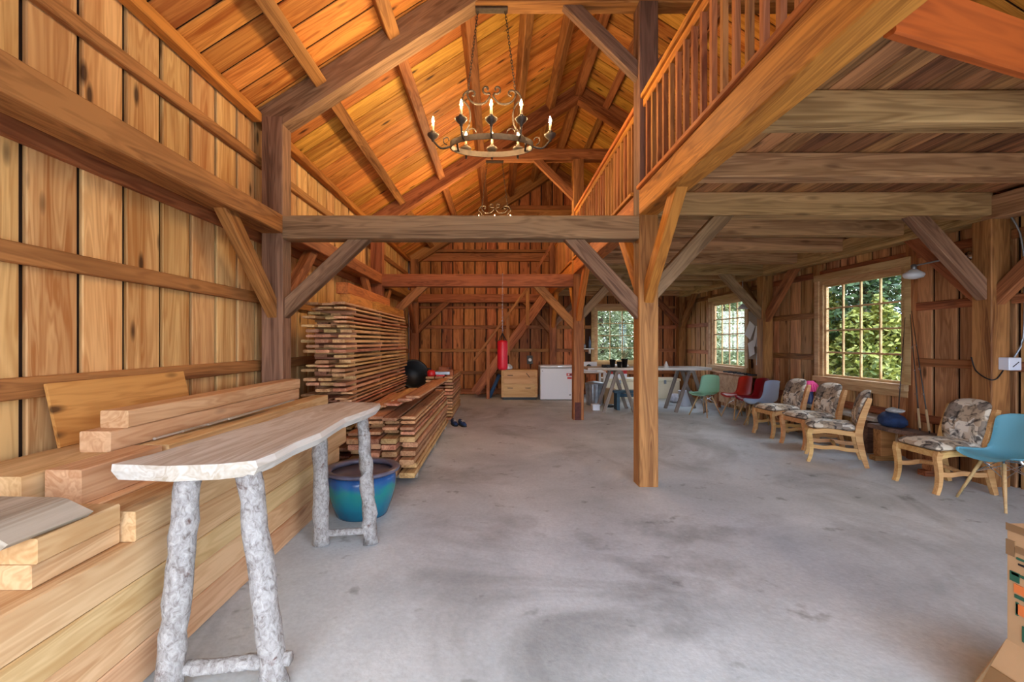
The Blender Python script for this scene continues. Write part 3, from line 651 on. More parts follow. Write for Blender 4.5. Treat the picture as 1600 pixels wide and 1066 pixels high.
# ------------------------------------------------------------------ live-edge table
tb = empty('live_edge_table', (-1.3, 2.6, 0), label='long table with a pale live-edge slab top on barked log legs', cat='table')
out = [(-1.66,1.93),(-1.40,1.90),(-1.20,1.93),(-1.075,1.99),(-1.055,2.12),(-1.06,2.35),(-1.03,2.6),(-1.05,2.9),(-1.06,3.1),(-1.03,3.3),(-1.00,3.5),(-.99,3.72),(-1.02,3.88),(-1.2,3.92),(-1.40,3.93),(-1.50,3.7),(-1.55,3.4),(-1.53,3.0),(-1.58,2.7),(-1.60,2.4),(-1.62,2.1)]
bm = bmesh.new(); n = len(out)
top = [bm.verts.new((y-2.6, -(x+1.3), .975)) for x, y in out]; mid = [bm.verts.new((y-2.6, -(x+1.3+(.012 if x > -1.2 else -.004)), .945)) for x, y in out]; bot = [bm.verts.new(((y-2.6)*.985, -(x+1.3)*.95, .905)) for x, y in out]
bm.faces.new(top); bm.faces.new(bot[::-1])
for i in range(n):
    j = (i+1) % n; bm.faces.new((mid[i], mid[j], top[j], top[i])); bm.faces.new((bot[i], bot[j], mid[j], mid[i]))
sl = bmo('slab_top', bm, M_slab, tb, W[tb] @ Matrix.Rotation(PI/2, 4, 'Z'))
def log(name, p0, p1, r0, r1, parent, seed):
    rr = random.Random(seed); p0, p1 = Vector(p0), Vector(p1); n = 14; P = []
    for i in range(n+1): t = i/n; P.append(p0.lerp(p1, t)+Vector((rr.uniform(-1,1), rr.uniform(-1,1), 0))*.005)
    bm = bmesh.new(); c = P[0].copy(); add_sweep(bm, [p-c for p in P], [(r0+(r1-r0)*i/n)*rr.uniform(.94,1.06) for i in range(n+1)], 14)
    for v in bm.verts: v.co += Vector((rr.uniform(-1,1), rr.uniform(-1,1), rr.uniform(-1,1)))*.0025
    return bmo(name, bm, M_bark, parent, W[parent] @ Matrix.Translation(c), smooth=True)
log('log_leg', (-.085,-.72,0), (-.06,-.62,.92), .055, .052, tb, 1)
log('log_leg', (.34,-.66,0), (.17,-.56,.92), .055, .052, tb, 2)
log('log_leg', (.00,.72,0), (-.06,.82,.92), .058, .054, tb, 3)
log('log_leg', (.36,.74,0), (.24,.92,.92), .056, .045, tb, 4)
log('log_stretcher', (-.09,-.69,.10), (.40,-.64,.12), .03, .03, tb, 5)
log('log_stretcher', (-.05,.72,.075), (.38,.74,.10), .026, .022, tb, 6)

# ------------------------------------------------------------------ planter
pt = empty('planter', (-1.19, 3.95, 0), label='large blue-green glazed planter with a grey rim under the table end', cat='planter')
lathe('bowl', [(.215,0),(.225,.02),(.262,.12),(.288,.22),(.292,.31),(.282,.365),(.262,.365),(.262,.30),(.25,.12),(.2,.04),(0,.035)], M_glaze, pt, n=36)
lathe('rim', [(.262,.362),(.282,.362),(.318,.378),(.326,.392),(.318,.404),(.268,.402),(.256,.39),(.262,.362)], M_rim, pt, n=36)

# ------------------------------------------------------------------ chandeliers
def spiral(cx, cz, r0, r1, a0, a1, n=16): return [(cx+(r0+(r1-r0)*i/n)*math.cos(a0+(a1-a0)*i/n), 0, cz+(r0+(r1-r0)*i/n)*math.sin(a0+(a1-a0)*i/n)) for i in range(n+1)]
def chandelier(loc, label):
    e = empty('chandelier', loc, label=label, cat='chandelier')   # origin at collar underside
    Z = lambda z: z-loc[2]
    bm = bmesh.new(); abox(bm, -.17, .17, -.04, .04, -.03, .0); bmesh.ops.bevel(bm, geom=bm.edges[:], offset=.005, segments=1, affect='EDGES'); bmo('ceiling_plate', bm, M_iron, e, W[e].copy())
    for s in (-1, 1):
        bm = bmesh.new(); a = Vector((.145*s, 0, -.03)); b = Vector((.25*s, 0, Z(4.16))); d = b-a; n = 26
        for i in range(n):
            c = a+d*((i+.5)/n); u = d.normalized(); v = Vector((0,1,0)) if i % 2 else u.cross(Vector((0,1,0)))
            P = [c+u*(.024*math.cos(t))+v*(.010*math.sin(t)) for t in [2*PI*k/8 for k in range(8)]]
            add_sweep(bm, P, .0035, 5, closed=True, up=(.3,.5,.8))
        bmo('chain', bm, M_iron, e, W[e].copy(), smooth=True)
    # scroll crest: two swags with curled ends
    for s in (-1, 1):
        P = spiral(.055*s, Z(4.175), .012, .05, (PI*1.2 if s > 0 else -PI*.2), (PI*1.2-2*PI*.95 if s > 0 else -PI*.2+2*PI*.95), 14)
        P += [(.02*s, 0, Z(4.10)), (.07*s, 0, Z(4.035)), (.15*s, 0, Z(4.02)), (.22*s, 0, Z(4.05)), (.255*s, 0, Z(4.11))] + spiral(.205*s, Z(4.125), .05, .012, (0 if s > 0 else PI), (s*PI*1.6 if s > 0 else PI-PI*1.6), 12)
        sweep('scroll', smooth_path(P, 2), .011, M_iron, e, n=6)
        P = spiral(.30*s, Z(4.09), .012, .045, (0 if s > 0 else PI), (s*PI*-1.5 if s > 0 else PI+PI*1.5), 10)[::1]
        P = [(.25*s,0,Z(4.16)), (.29*s,0,Z(4.13)), (.31*s,0,Z(4.07)), (.27*s,0,Z(4.03)), (.235*s,0,Z(3.97)), (.225*s,0,Z(3.87)), (.25*s,0,Z(3.77)), (.31*s,0,Z(3.70)), (.355*s,0,Z(3.64)), (.36*s,0,Z(3.58))]
        sweep('hanger_bar', smooth_path(P, 3), .011, M_iron, e, n=6)
        sweep('curl', smooth_path(spiral(.20*s, Z(3.72), .035, .05, (PI*.0 if s < 0 else PI), (PI*1.1 if s < 0 else -PI*.1), 8)+[(.25*s,0,Z(3.77))], 2), .006, M_iron, e, n=6)
        sweep('cross_strap', [(.36*s, y_, Z(3.575)) for y_ in (-.13, 0, .13)], .01, M_iron, e, rect=(.02,.012))
    # oval band
    bm = bmesh.new(); n = 48; rings = []
    for i in range(n):
        a = 2*PI*i/n; r = []
        for (k, z_) in ((1, 3.55), (1, 3.61), (.97, 3.61), (.97, 3.55)): r.append(bm.verts.new((.44*k*math.cos(a), .225*k*math.sin(a), Z(z_))))
        rings.append(r)
    for i in range(n):
        A, B = rings[i], rings[(i+1) % n]
        for j in range(4): bm.faces.new((A[j], B[j], B[(j+1)%4], A[(j+1)%4]))
    bmo('oval_band', bm, M_iron, e, W[e].copy())
    pos = [(-.62,0),(.62,0)]+[(x, y) for y in (-.335,.335) for x in (-.295,0,.295)]
    for (x, y) in pos:
        if y == 0: st = Vector((math.copysign(.44, x), 0, Z(3.57)))
        else: st = Vector((x*.95, math.copysign(.225*math.sqrt(max(0,1-(x*.95/.44)**2)), y), Z(3.57)))
        en = Vector((x, y, Z(3.67))); mid = st.lerp(en, .55); mid.z = Z(3.555)
        ar = sweep('arm', smooth_path([st, mid, en+Vector((0,0,-.03)), en], 4), .011, M_iron, e, n=6)
        if y == 0:
            s = math.copysign(1, x); sweep('curl', smooth_path(spiral(.47*s, Z(3.64), .05, .014, -PI/2, (-PI/2+s*1.6*PI), 12), 2), .006, M_iron, e, n=6)
        cu = lathe('candle_cup', [(0,-.05),(.014,-.045),(.018,-.025),(.03,-.015),(.045,0),(.06,.018),(.062,.03),(.05,.036),(.03,.04),(.022,.048),(.028,.056),(.022,.066),(.0,.066)], M_iron, e, loc=en, n=14)
        lathe('candle_sleeve', [(0,.055),(.0125,.055),(.0125,.15),(0,.15)], M_candle, e, loc=en, n=10)
        lathe('bulb', [(0,.148),(.009,.152),(.014,.166),(.012,.185),(.006,.205),(0,.222)], M_bulb, e, loc=en, n=10)
    return e
chandelier((-.06, YA+.10, 5.035), 'oval wrought-iron candle chandelier hanging before the grey tie beam')
chandelier((-.05, YB+.10, 5.035), 'second oval iron candle chandelier deeper in the hall')

# ------------------------------------------------------------------ stair at the back wall
st = empty('stair', (0, 12.2, 0), label='steep wooden stair with handrail climbing along the back wall to the loft', cat='stair')
ra = Vector((-.60, 0, .0)); rb = Vector((1.34, 0, 2.82))
for yy in (-.28, .38): beam('stringer', (ra.x, 12.2+yy, -.0+.16), (rb.x, 12.2+yy, rb.z), .045, .24, M_tan, st)
for i in range(1, 13):
    t = i/13; px = ra.x+(rb.x-ra.x)*t; pz = .08+(rb.z-.08)*t
    box('tread', px-.12, px+.12, -.26, .36, pz-.02, pz+.02, M_red, st)
for (px, z0, z1) in ((-.245, 0, 1.56), (.28, 1.15, 2.3), (.80, 1.95, 2.95)): beam('newel_post', (px, 11.875, z0), (px, 11.875, z1), .07, .09, M_tan, st)
beam('handrail', (-.62, 11.83, 1.02), (.80, 11.83, 2.93), .05, .07, M_tan, st); beam('handrail', (1.0, 11.83, 3.35), (1.50, 11.83, 4.2), .05, .07, M_tan, st)

# ------------------------------------------------------------------ punching bag
pb = empty('punching_bag', (.10, YB-.08, .97), label='small red punching bag hanging on a chain from the red-brown beam', cat='punching bag')
lathe('bag', [(0,0),(.06,.0),(.092,.02),(.1,.06),(.1,.52),(.09,.555),(.05,.57),(0,.57)], M_bag, pb, n=24)
bm = bmesh.new()
for i in range(36):
    c = Vector((0, 0, .72+.0312*i)); v = Vector((1,0,0)) if i % 2 else Vector((0,1,0)); u = Vector((0,0,1))
    add_sweep(bm, [c+u*(.02*math.cos(t))+v*(.009*math.sin(t)) for t in [2*PI*k/8 for k in range(8)]], .003, 5, closed=True, up=(.3,.5,.8))
bmo('chain', bm, M_chrome, pb, W[pb].copy(), smooth=True)
bm = bmesh.new()
for k in range(4):
    a = k*PI/2+.4; add_sweep(bm, [(.085*math.cos(a), .085*math.sin(a), .55), (0,0,.71)], .008, 5)
bmo('strap', bm, M_black, pb, W[pb].copy())
sweep('hook', smooth_path([(0,0,1.82),(0,.0,1.86),(0,.08,1.87),(0,.10,1.85)], 3), .006, M_chrome, pb)

# ------------------------------------------------------------------ drawer cabinet and freezer
cb = empty('drawer_cabinet', (.575, 11.85, 0), label='pale wooden cabinet with two drawers on a black plinth beside the freezer', cat='cabinet')
bm = bmesh.new(); abox(bm, -.43,.43,-.18,.24,0,.07); bmo('plinth', bm, M_black, cb, W[cb].copy())
box('body', -.47,.47,-.22,.26,.07,.78, M_cab, cb)
for z0, z1 in ((.10,.41), (.425,.745)):
    d = box('drawer', -.41,.41,-.24,-.218, z0, z1, M_cab, cb)
    for xx, ro in ((-.24,0), (.22,.0 if z0 < .2 else .9)):
        beam('handle', tuple(W[cb] @ Vector((xx-.07*math.cos(ro), -.255, (z0+z1)/2+.06+.07*math.sin(ro)))), tuple(W[cb] @ Vector((xx+.07*math.cos(ro), -.255, (z0+z1)/2+.06-.07*math.sin(ro)))), .03, .014, M_black, d, c=.003)
lathe('crumpled_bag', [(0,0),(.09,.005),(.14,.05),(.11,.10),(.06,.14),(.02,.15),(0,.15)], plain('grey_bag', srgb(190,190,196), .8, noise=.4, nscale=18), loc=(.28, 11.82, .781), n=9, label='grey crumpled bag on the drawer cabinet behind the punching bag', cat='bag')
fz = empty('chest_freezer', (1.56, 11.85, 0), label='white chest freezer with a red sticker against the back wall', cat='freezer')
box('body', -.45,.45,-.28,.28,.02,.83, M_white, fz, bev=.012, seg=2); box('lid', -.455,.455,-.29,.28,.845,.895, M_white, fz, bev=.015, seg=2); box('gasket', -.43,.43,-.265,.27,.82,.85, M_black, fz, bev=0)
box('lid_handle', .0,.10,-.302,-.285,.862,.888, M_chrome, fz); 
s1 = box('sticker', .23,.37,-.284,-.279,.63,.70, M_red_pl, fz, bev=0); box('sticker', .25,.36,-.284,-.279,.55,.60, M_red_pl, fz, bev=0); box('sticker_mark', .26,.30,-.287,-.283,.645,.685, M_white, fz, bev=0); box('sticker_mark', .315,.35,-.287,-.283,.645,.685, M_black, fz, bev=0)
box('drain_plug', .30,.34,-.288,-.279,.12,.16, plain('plug_grey', srgb(150,150,158), .5), fz); box('lock', -.40,-.38,-.288,-.279,.74,.78, M_chrome, fz)
wt = empty('wall_timer', (.93, YW-.06, 1.0), label='grey wall socket box with a round dial above the drawer cabinet', cat='socket')
box('box', -.08,.08,-.05,.02,-.12,.12, plain('box_dark', srgb(70,66,64), .5), wt); lathe('dial', [(0,0),(.05,0),(.05,.012),(.02,.015),(0,.015)], M_white, wt, M=Matrix.Translation((0,-.05,0)) @ Matrix.Rotation(PI/2, 4, 'X'), n=16)
bt = sweep('blue_roll', [(-.22,12.05,.0),(.06,12.2,.62)], .05, plain('blue_foam', srgb(44,78,120), .7, noise=.2), label='dark blue foam roll leaning beside the drawer cabinet under the stair', cat='roll', n=12)

# ------------------------------------------------------------------ things around the lumber
tp = [(0,0),(.20,0),(.23,.04),(.29,.28),(.32,.30),(.32,.33),(.28,.33),(.21,.06),(0,.05)]
RT = Matrix.Rotation(.5, 4, 'Z') @ Matrix.Rotation(PI/2-.36, 4, 'X')     # lying on its side, mouth turned to the hall
low = min((RT @ Vector((r*math.cos(q*PI/12), r*math.sin(q*PI/12), z))).z for r, z in tp for q in range(24))
tub = lathe('black_tub', tp, M_black, M=Matrix.Translation((-1.83, 9.38, z2-low-.003)) @ RT, n=24, label='black plastic tub tipped on its side on the far board pile', cat='tub')
rs = empty('chainsaw', (-1.28, 8.70, z3), label='small red chainsaw lying on the far board pile', cat='chainsaw')
lathe('motor', [(0,0),(.07,0),(.085,.03),(.08,.09),(.05,.12),(0,.125)], M_red_pl, rs, n=10); box('bar', .05,.36,-.012,.012,.03,.09, M_zinc, rs); sweep('handle', smooth_path([(-.06,0,.03),(-.12,0,.07),(-.08,0,.15),(0,0,.13)], 4), .014, M_black, rs); box('guard', .10,.26,-.05,.05,.0,.03, M_red_pl, rs)
def shoe(loc, rz, label):
    e = empty('shoe', loc, rz, label=label, cat='shoe', group='pair of blue shoes')
    V, F = [], []; S = [(-.13,.030,.085),(-.11,.038,.095),(-.05,.038,.09),(0,.04,.075),(.06,.047,.06),(.11,.042,.045),(.145,.02,.025)]; n = 8
    for (x, hw, h) in S:
        for j in range(n): a = 2*PI*j/n; V.append((x, hw*math.cos(a), .018+h*.5+h*.5*math.sin(a)))
    for i in range(len(S)-1):
        for j in range(n): F.append((i*n+j, i*n+(j+1)%n, (i+1)*n+(j+1)%n, (i+1)*n+j))
    F += [tuple(range(n))[::-1], tuple(range((len(S)-1)*n, len(S)*n))]
    mesh('upper', V, F, M_denim, e, W[e].copy(), smooth=True)
    bm = bmesh.new(); P = [(-.135,.03),(-.135,-.03),(-.05,-.04),(.07,-.05),(.13,-.035),(.155,0),(.13,.035),(.07,.05),(-.05,.04)]
    A = [bm.verts.new((x,y,0)) for x,y in P]; B = [bm.verts.new((x,y,.026)) for x,y in P]; bm.faces.new(A[::-1]); bm.faces.new(B)
    for i in range(len(P)): bm.faces.new((A[i],A[(i+1)%len(P)],B[(i+1)%len(P)],B[i]))
    bmo('sole', bm, M_black, e, W[e].copy())
    sweep('laces', [(-.02,.025,.095),(0,-.02,.098),(.02,.025,.09),(.04,-.02,.083),(.05,.02,.078)], .004, M_paper, e, n=5)
shoe((-.78, 8.1, 0), -1.2, 'navy shoe with white laces standing by the low plank pile'); shoe((-.63, 8.04, 0), -1.1, 'navy shoe with white laces standing by the low plank pile')

# ------------------------------------------------------------------ chairs
def shell_mesh(mat_name, c):
    mat = plain(mat_name, c, .38)
    prof = smooth_path([(.235,0,.415),(.20,0,.445),(.10,0,.435),(0,0,.425),(-.09,0,.432),(-.155,0,.48),(-.19,0,.57),(-.215,0,.68),(-.24,0,.78),(-.255,0,.83)], 3)
    m = len(prof); nu = 13; V, F = [], []
    for i, p in enumerate(prof):
        t = i/(m-1)
        hw = .215+.02*math.sin(PI*min(1,t*2)) if t < .5 else .235-.03*((t-.5)*2)**1.2
        if t > .84: hw *= math.sqrt(max(0.05, 1-((t-.84)/.17)**2))
        if t < .07: hw *= .88+.12*t/.07
        for j in range(nu):
            u = -1+2*j/(nu-1); k = abs(u)**2.6
            lift = .05*k*(1-abs(t-.35)*.9); fwd = .075*k*(max(0, t-.32))**.8*(1.0 if t < .9 else max(.3,(1-t)/.1))
            drop = .0
            V.append((p.x+fwd*1.6, hw*u, p.z+lift*(1 if t < .6 else max(0,1-(t-.6)*2.5))-drop))
    for i in range(m-1):
        for j in range(nu-1): F.append((i*nu+j, i*nu+j+1, (i+1)*nu+j+1, (i+1)*nu+j))
    bm = bmesh.new(); vv = [bm.verts.new(v) for v in V]
    for f in F: bm.faces.new([vv[i] for i in f])
    bmesh.ops.solidify(bm, geom=bm.faces[:], thickness=.009)
    return bm, mat
def shell_chair(loc, ang, cname, c, label, legs='wood'):
    e = empty('shell_chair', loc, ang, label=label, cat='chair', group='molded shell chairs')
    bm, mat = shell_mesh(cname, c); bmo('seat_shell', bm, mat, e, W[e].copy(), smooth=True)
    tops = {(1,1):(.10,.09),(1,-1):(.10,-.09),(-1,1):(-.08,.09),(-1,-1):(-.08,-.09)}; feet = {(1,1):(.22,.21),(1,-1):(.22,-.21),(-1,1):(-.23,.20),(-1,-1):(-.23,-.20)}
    pt_ = lambda k, z: tuple(feet[k][i]+(tops[k][i]-feet[k][i])*z/.40 for i in (0,1))+(z,)
    for k in tops:
        P = [pt_(k, z) for z in (0, .2, .4)]
        sweep('leg', P, [.010,.014,.015], M_dowel, e, n=10)
    bm = bmesh.new(); ks = [(1,1),(1,-1),(-1,-1),(-1,1)]
    for i in range(4):
        a, b = ks[i], ks[(i+1)%4]; add_sweep(bm, [pt_(a,.27), pt_(b,.39)], .004, 5); add_sweep(bm, [pt_(b,.27), pt_(a,.39)], .004, 5)
    for (x, y) in tops.values(): add_sweep(bm, [(x,y,.385),(x*.8,y*.8,.425)], .012, 6)
    add_sweep(bm, [(.10,.09,.405),(-.08,-.09,.405)], .006, 5); add_sweep(bm, [(.10,-.09,.405),(-.08,.09,.405)], .006, 5)
    bmo('wire_brace', bm, M_chrome, e, W[e].copy())
    return e
def cushion(L_, Wd, T, crown=.02, n=8, waist=None):
    """rounded pad, x length, y width, z thickness"""
    bm = bmesh.new(); rings = []
    for i in range(n+1):
        u = -1+2*i/n
        for j in range(n+1):
            v = -1+2*j/n
    def pt(u, v, s):
        e = (max(abs(u), abs(v)))**6; r = 1-.10*(abs(u)**4)*(abs(v)**4)
        return (u*L_/2*r, v*Wd/2*r, s*(T/2*(1-.75*e)+crown*(1-u*u)*(1-v*v)*(s > 0)))
    top = [[bm.verts.new(pt(-1+2*i/n, -1+2*j/n, 1)) for j in range(n+1)] for i in range(n+1)]
    bot = [[bm.verts.new(pt(-1+2*i/n, -1+2*j/n, -1)) for j in range(n+1)] for i in range(n+1)]
    for i in range(n):
        for j in range(n):
            bm.faces.new((top[i][j], top[i+1][j], top[i+1][j+1], top[i][j+1])); bm.faces.new((bot[i][j], bot[i][j+1], bot[i+1][j+1], bot[i+1][j]))
    for i in range(n):
        bm.faces.new((top[i][0], bot[i][0], bot[i+1][0], top[i+1][0])); bm.faces.new((top[i][n], top[i+1][n], bot[i+1][n], bot[i][n]))
        bm.faces.new((top[0][i], top[0][i+1], bot[0][i+1], bot[0][i])); bm.faces.new((top[n][i], bot[n][i], bot[n][i+1], top[n][i+1]))
    return bm
def padded_chair(loc, ang, label):
    e = empty('padded_chair', loc, ang, label=label, cat='chair', group='padded dining chairs')
    for s in (-1, 1):
        y = .225*s
        P = smooth_path([(.27,y,0),(.245,y,.08),(.235,y,.18),(.245,y,.29),(.255,y,.36),(.24,y,.415)], 3); n = len(P)
        sweep('front_leg', P, 0, M_chairw, e, rect=[(.045,.035+.022*(i/(n-1))) for i in range(n)], up=(1,0,0))
        P = smooth_path([(-.31,y,0),(-.27,y,.15),(-.235,y,.34),(-.235,y,.45),(-.27,y,.62),(-.325,y,.80),(-.335,y,.835)], 3); n = len(P)
        sweep('rear_leg', P, 0, M_chairw, e, rect=[(.040,.042+.03*math.sin(PI*min(1,i/(n-1)*1.1))) for i in range(n)], up=(1,0,0))
        P = smooth_path([(.235,y,.38),(.1,y,.405),(0,y,.405),(-.12,y,.395),(-.24,y,.385)], 3)
        sweep('side_rail', P, 0, M_chairw, e, rect=(.03,.055))
        P = smooth_path([(.235,y,.20),(.12,y,.195),(0,y,.21),(-.12,y,.195),(-.26,y,.20)], 3)
        sweep('stretcher', P, 0, M_chairw, e, rect=(.022,.045))
    sweep('front_rail', [(.24,-.22,.39),(.24,.22,.39)], 0, M_chairw, e, rect=(.03,.06)); sweep('rear_rail', [(-.235,-.22,.39),(-.235,.22,.39)], 0, M_chairw, e, rect=(.03,.05))
    sweep('cross_stretcher', smooth_path([(.0,-.22,.21),(0,0,.235),(0,.22,.21)], 4), 0, M_chairw, e, rect=(.03,.03))
    bmo('seat_cushion', cushion(.53,.48,.085,.015), M_fab, e, W[e] @ Matrix.Translation((.02,0,.455)), smooth=True)
    bm = cushion(.46,.42,.07,.012)
    for v in bm.verts:                                    # bowed back with an arched crest
        v.co.z -= .9*(v.co.y**2)*.6; 
        if v.co.x > 0: v.co.x += .035*(1-(v.co.y/.21)**2)*(v.co.x/.23)
        v.co.z += .08*(v.co.x/.23)**2*.5
    bmo('back_cushion', bm, M_fab, e, W[e] @ Matrix.Translation((-.262,0,.665)) @ Matrix.Rotation(-(PI/2+.20), 4, 'Y'), smooth=True)
    return e
padded_chair((4.58, 4.63, 0), PI, 'padded patterned dining chair next to the turquoise shell chair')
padded_chair((4.26, 5.69, 0), PI-.55, 'padded patterned dining chair turned sideways, end of the row of three')
padded_chair((4.50, 6.45, 0), PI+.05, 'padded patterned dining chair in the middle of the row of three')
padded_chair((4.52, 7.2, 0), PI+.05, 'padded patterned dining chair beside the pale blue shell chair')
shell_chair((4.67, 4.13, 0), PI, 'shell_turquoise', srgb(144,212,228), 'turquoise molded shell chair with wooden dowel legs')
shell_chair((4.68, 7.90, 0), PI, 'shell_pale_blue', srgb(206,222,242), 'pale blue molded shell chair beside the padded chairs')
shell_chair((4.78, 8.37, 0), PI, 'shell_crimson', srgb(176,22,40), 'crimson molded shell chair behind the pale blue one')
shell_chair((4.76, 8.87, 0), PI+.1, 'shell_red', srgb(220,66,48), 'orange-red molded shell chair in front of the wall papers')
shell_chair((4.25, 9.16, 0), PI+.5, 'shell_green', srgb(184,230,204), 'mint green molded shell chair beside the trestle table')

# ------------------------------------------------------------------ trestle table and the clutter by the back window
M_horse = wood('sawhorse_grey', srgb(140,128,118), srgb(92,80,72), knots=.3, var=.05)
tt = empty('trestle_table', (3.30, 9.86, 0), label='long white-topped trestle table on grey A-frame legs by the back window', cat='table')
P = [(-1.38,-.34),(-.6,-.36),(0,-.33),(.6,-.36),(1.0,-.40),(1.28,-.30),(1.32,0),(1.25,.3),(.5,.36),(-.4,.33),(-1.35,.35)]
bm = bmesh.new(); A = [bm.verts.new((x,y,.905)) for x,y in P]; B = [bm.verts.new((x,y,.955)) for x,y in P]; bm.faces.new(A[::-1]); bm.faces.new(B)
for i in range(len(P)): bm.faces.new((A[i],A[(i+1)%len(P)],B[(i+1)%len(P)],B[i]))
bmo('table_top', bm, M_slab, tt, W[tt].copy())
for xc in (-.70, .84):
    beam('trestle_bar', tuple(W[tt] @ Vector((xc,-.33,.875))), tuple(W[tt] @ Vector((xc,.33,.875))), .09, .06, M_horse, tt)
    for yy in (-.3, .3):
        for s in (-1, 1): beam('trestle_leg', tuple(W[tt] @ Vector((xc+s*.33,yy,.0))), tuple(W[tt] @ Vector((xc+s*.04,yy,.88))), .035, .075, M_horse, tt)
def pot(loc, r, h, mat, label): return lathe('plant_pot', [(0,0),(r*.75,0),(r,h*.92),(r*1.08,h*.93),(r*1.08,h),(r*.92,h),(r*.88,h*.8),(0,h*.8)], mat, loc=loc, n=14, label=label, cat='pot')
pot((2.50, 9.72, .955), .065, .17, M_black, 'tall black plant pot on the trestle table, nearer the window edge')
pot((2.62, 9.62, .955), .055, .13, M_black, 'small black pot between two larger pots on the trestle table')
pp = pot((2.76, 9.72, .955), .07, .19, M_black, 'widest black plant pot with leafy stems on the trestle table')
rr = random.Random(5); bm = bmesh.new()
for k in range(26):
    a = rr.uniform(0, 2*PI); l = rr.uniform(.1,.22); p = [(0,0,0), (.03*math.cos(a), .03*math.sin(a), l*.6), (.09*math.cos(a), .09*math.sin(a), l)]; add_sweep(bm, p, [.008,.012,.002], 4)
bmo('leaves', bm, M_leaf3, pp, W[pp] @ Matrix.Translation((0,0,.15)))
lathe('spray_bottle', [(0,0),(.03,0),(.032,.08),(.012,.11),(.012,.14),(0,.14)], M_white, loc=(3.0, 9.5, .955), n=10, label='small white bottle on the trestle table', cat='bottle')
lathe('ink_bottle', [(0,0),(.03,0),(.03,.05),(.015,.06),(.015,.08),(0,.08)], M_black, loc=(3.08, 9.5, .955), n=10, label='little black bottle beside the white bottle on the table', cat='bottle')
cm = empty('camera_body', (2.33, 9.6, .955), .2, label='black camera-like gadget lying on the trestle table', cat='gadget'); box('body', -.09,.09,-.035,.035,0,.07, M_black, cm, bev=.01); lathe('lens', [(0,0),(.035,0),(.035,.06),(.025,.06),(.02,.045),(0,.045)], M_black, cm, M=Matrix.Translation((0,-.03,.035)) @ Matrix.Rotation(PI/2, 4, 'X'), n=12)
lathe('paper_cone', [(0,0),(.06,0),(.01,.14),(0,.14)], M_paper, loc=(3.62, 9.6, .955), n=10, label='white paper cone standing on the trestle table', cat='cone')
lathe('white_cup', [(0,0),(.035,0),(.045,.10),(.04,.10),(.03,.01),(0,.01)], M_white, loc=(3.42, 9.75, .955), n=12, label='white cup on the trestle table behind the free-standing post', cat='cup')
# metal bin
mb = empty('metal_bin', (2.33, 10.75, 0), label='ribbed galvanised metal bin near the back window', cat='bin')
V = []; F = []; n = 40
for z, r in ((0,.19),(.5,.215)):
    for i in range(n): a = 2*PI*i/n; q = r*(1 if i % 2 else .965); V.append((q*math.cos(a), q*math.sin(a), z))
F = [(i,(i+1)%n,n+(i+1)%n,n+i) for i in range(n)]+[tuple(range(n))[::-1], tuple(range(n,2*n))]
mesh('drum', V, F, M_zinc, mb, W[mb].copy()); lathe('lid', [(0,.50),(.225,.50),(.225,.525),(.15,.55),(.03,.57),(0,.57)], M_zinc, mb, n=24)
sd = empty('side_table', (2.35, 11.6, 0), label='small white side table under the shelf beside the window', cat='table')
box('top', -.28,.4,-.28,.28,.72,.76, M_paper, sd)
for sx in (-1,1):
    for sy in (-1,1): box('leg', .06+sx*.30-.025,.06+sx*.30+.025,sy*.24-.025,sy*.24+.025,0,.72, M_paper, sd)
sm = empty('sewing_machine', (2.35, 11.45, .76), label='white machine with a round dark dial on the side table', cat='machine'); box('body', -.18,.18,-.1,.1,0,.24, M_white, sm, bev=.02, seg=2); lathe('dial', [(0,0),(.065,0),(.06,.02),(0,.02)], M_black, sm, M=Matrix.Translation((-.03,-.1,.12)) @ Matrix.Rotation(PI/2, 4, 'X'), n=16)
for xx in (.08,.14): box('knob', xx-.012,xx+.012,-.12,-.098,.05,.09, M_black, sm)
sf = empty('wall_shelf', (2.50, YW-.06, 1.30), label='short white shelf on the planks beside the back window', cat='shelf'); box('board', -.35,.22,-.22,0,0,.03, M_paper, sf); box('bracket', -.25,-.22,-.18,0,-.12,0, M_paper, sf); box('bracket', .1,.13,-.18,0,-.12,0, M_paper, sf)
for k, xx in enumerate((2.32, 2.47)): lathe('jar', [(0,0),(.04,0),(.045,.07),(.03,.10),(.03,.12),(0,.12)], [M_white, M_zinc][k], loc=(xx, YW-.16, 1.33), n=12, label=['white jar on the short shelf by the back window', 'grey metal jar on the short shelf by the back window'][k], cat='jar')
lathe('tall_bottle', [(0,0),(.035,0),(.035,.18),(.012,.26),(.012,.34),(0,.34)], plain('bottle_blue', srgb(80,100,130), .2), loc=(2.62, YW-.16, 1.33), n=12, label='tall bluish bottle at the window end of the short shelf', cat='bottle')
cx = empty('storage_chest', (3.85, 12.2, 0), label='long cream storage chest under the back window', cat='chest'); box('body', -1.0,1.0,-.3,.3,0,.46, M_cream, cx, bev=.01); box('lid', -1.02,1.02,-.32,.3,.465,.53, M_cream, cx, bev=.012)
for xx in (-.6, .6): box('latch', xx-.03,xx+.03,-.34,-.318,.40,.50, M_zinc, cx)
def carton(loc, sx, sy, sz, mat, label, rz=0):
    e = empty('carton', loc, rz, label=label, cat='box'); box('body', -sx/2,sx/2,-sy/2,sy/2,0,sz, mat, e, bev=.006); box('lid', -sx/2-.008,sx/2+.008,-sy/2-.008,sy/2+.008,sz*.8,sz+.006, mat, e, bev=.004); return e
carton((3.2, 12.1, .53), .5, .35, .12, M_white, 'flat white box lowest of the pair on the cream chest'); carton((3.25, 12.1, .657), .42, .3, .10, M_red_pl, 'red box on the flat white box on the cream chest'); carton((3.3, 12.1, .764), .4, .28, .13, M_paper, 'pale box topping the red one on the cream chest')
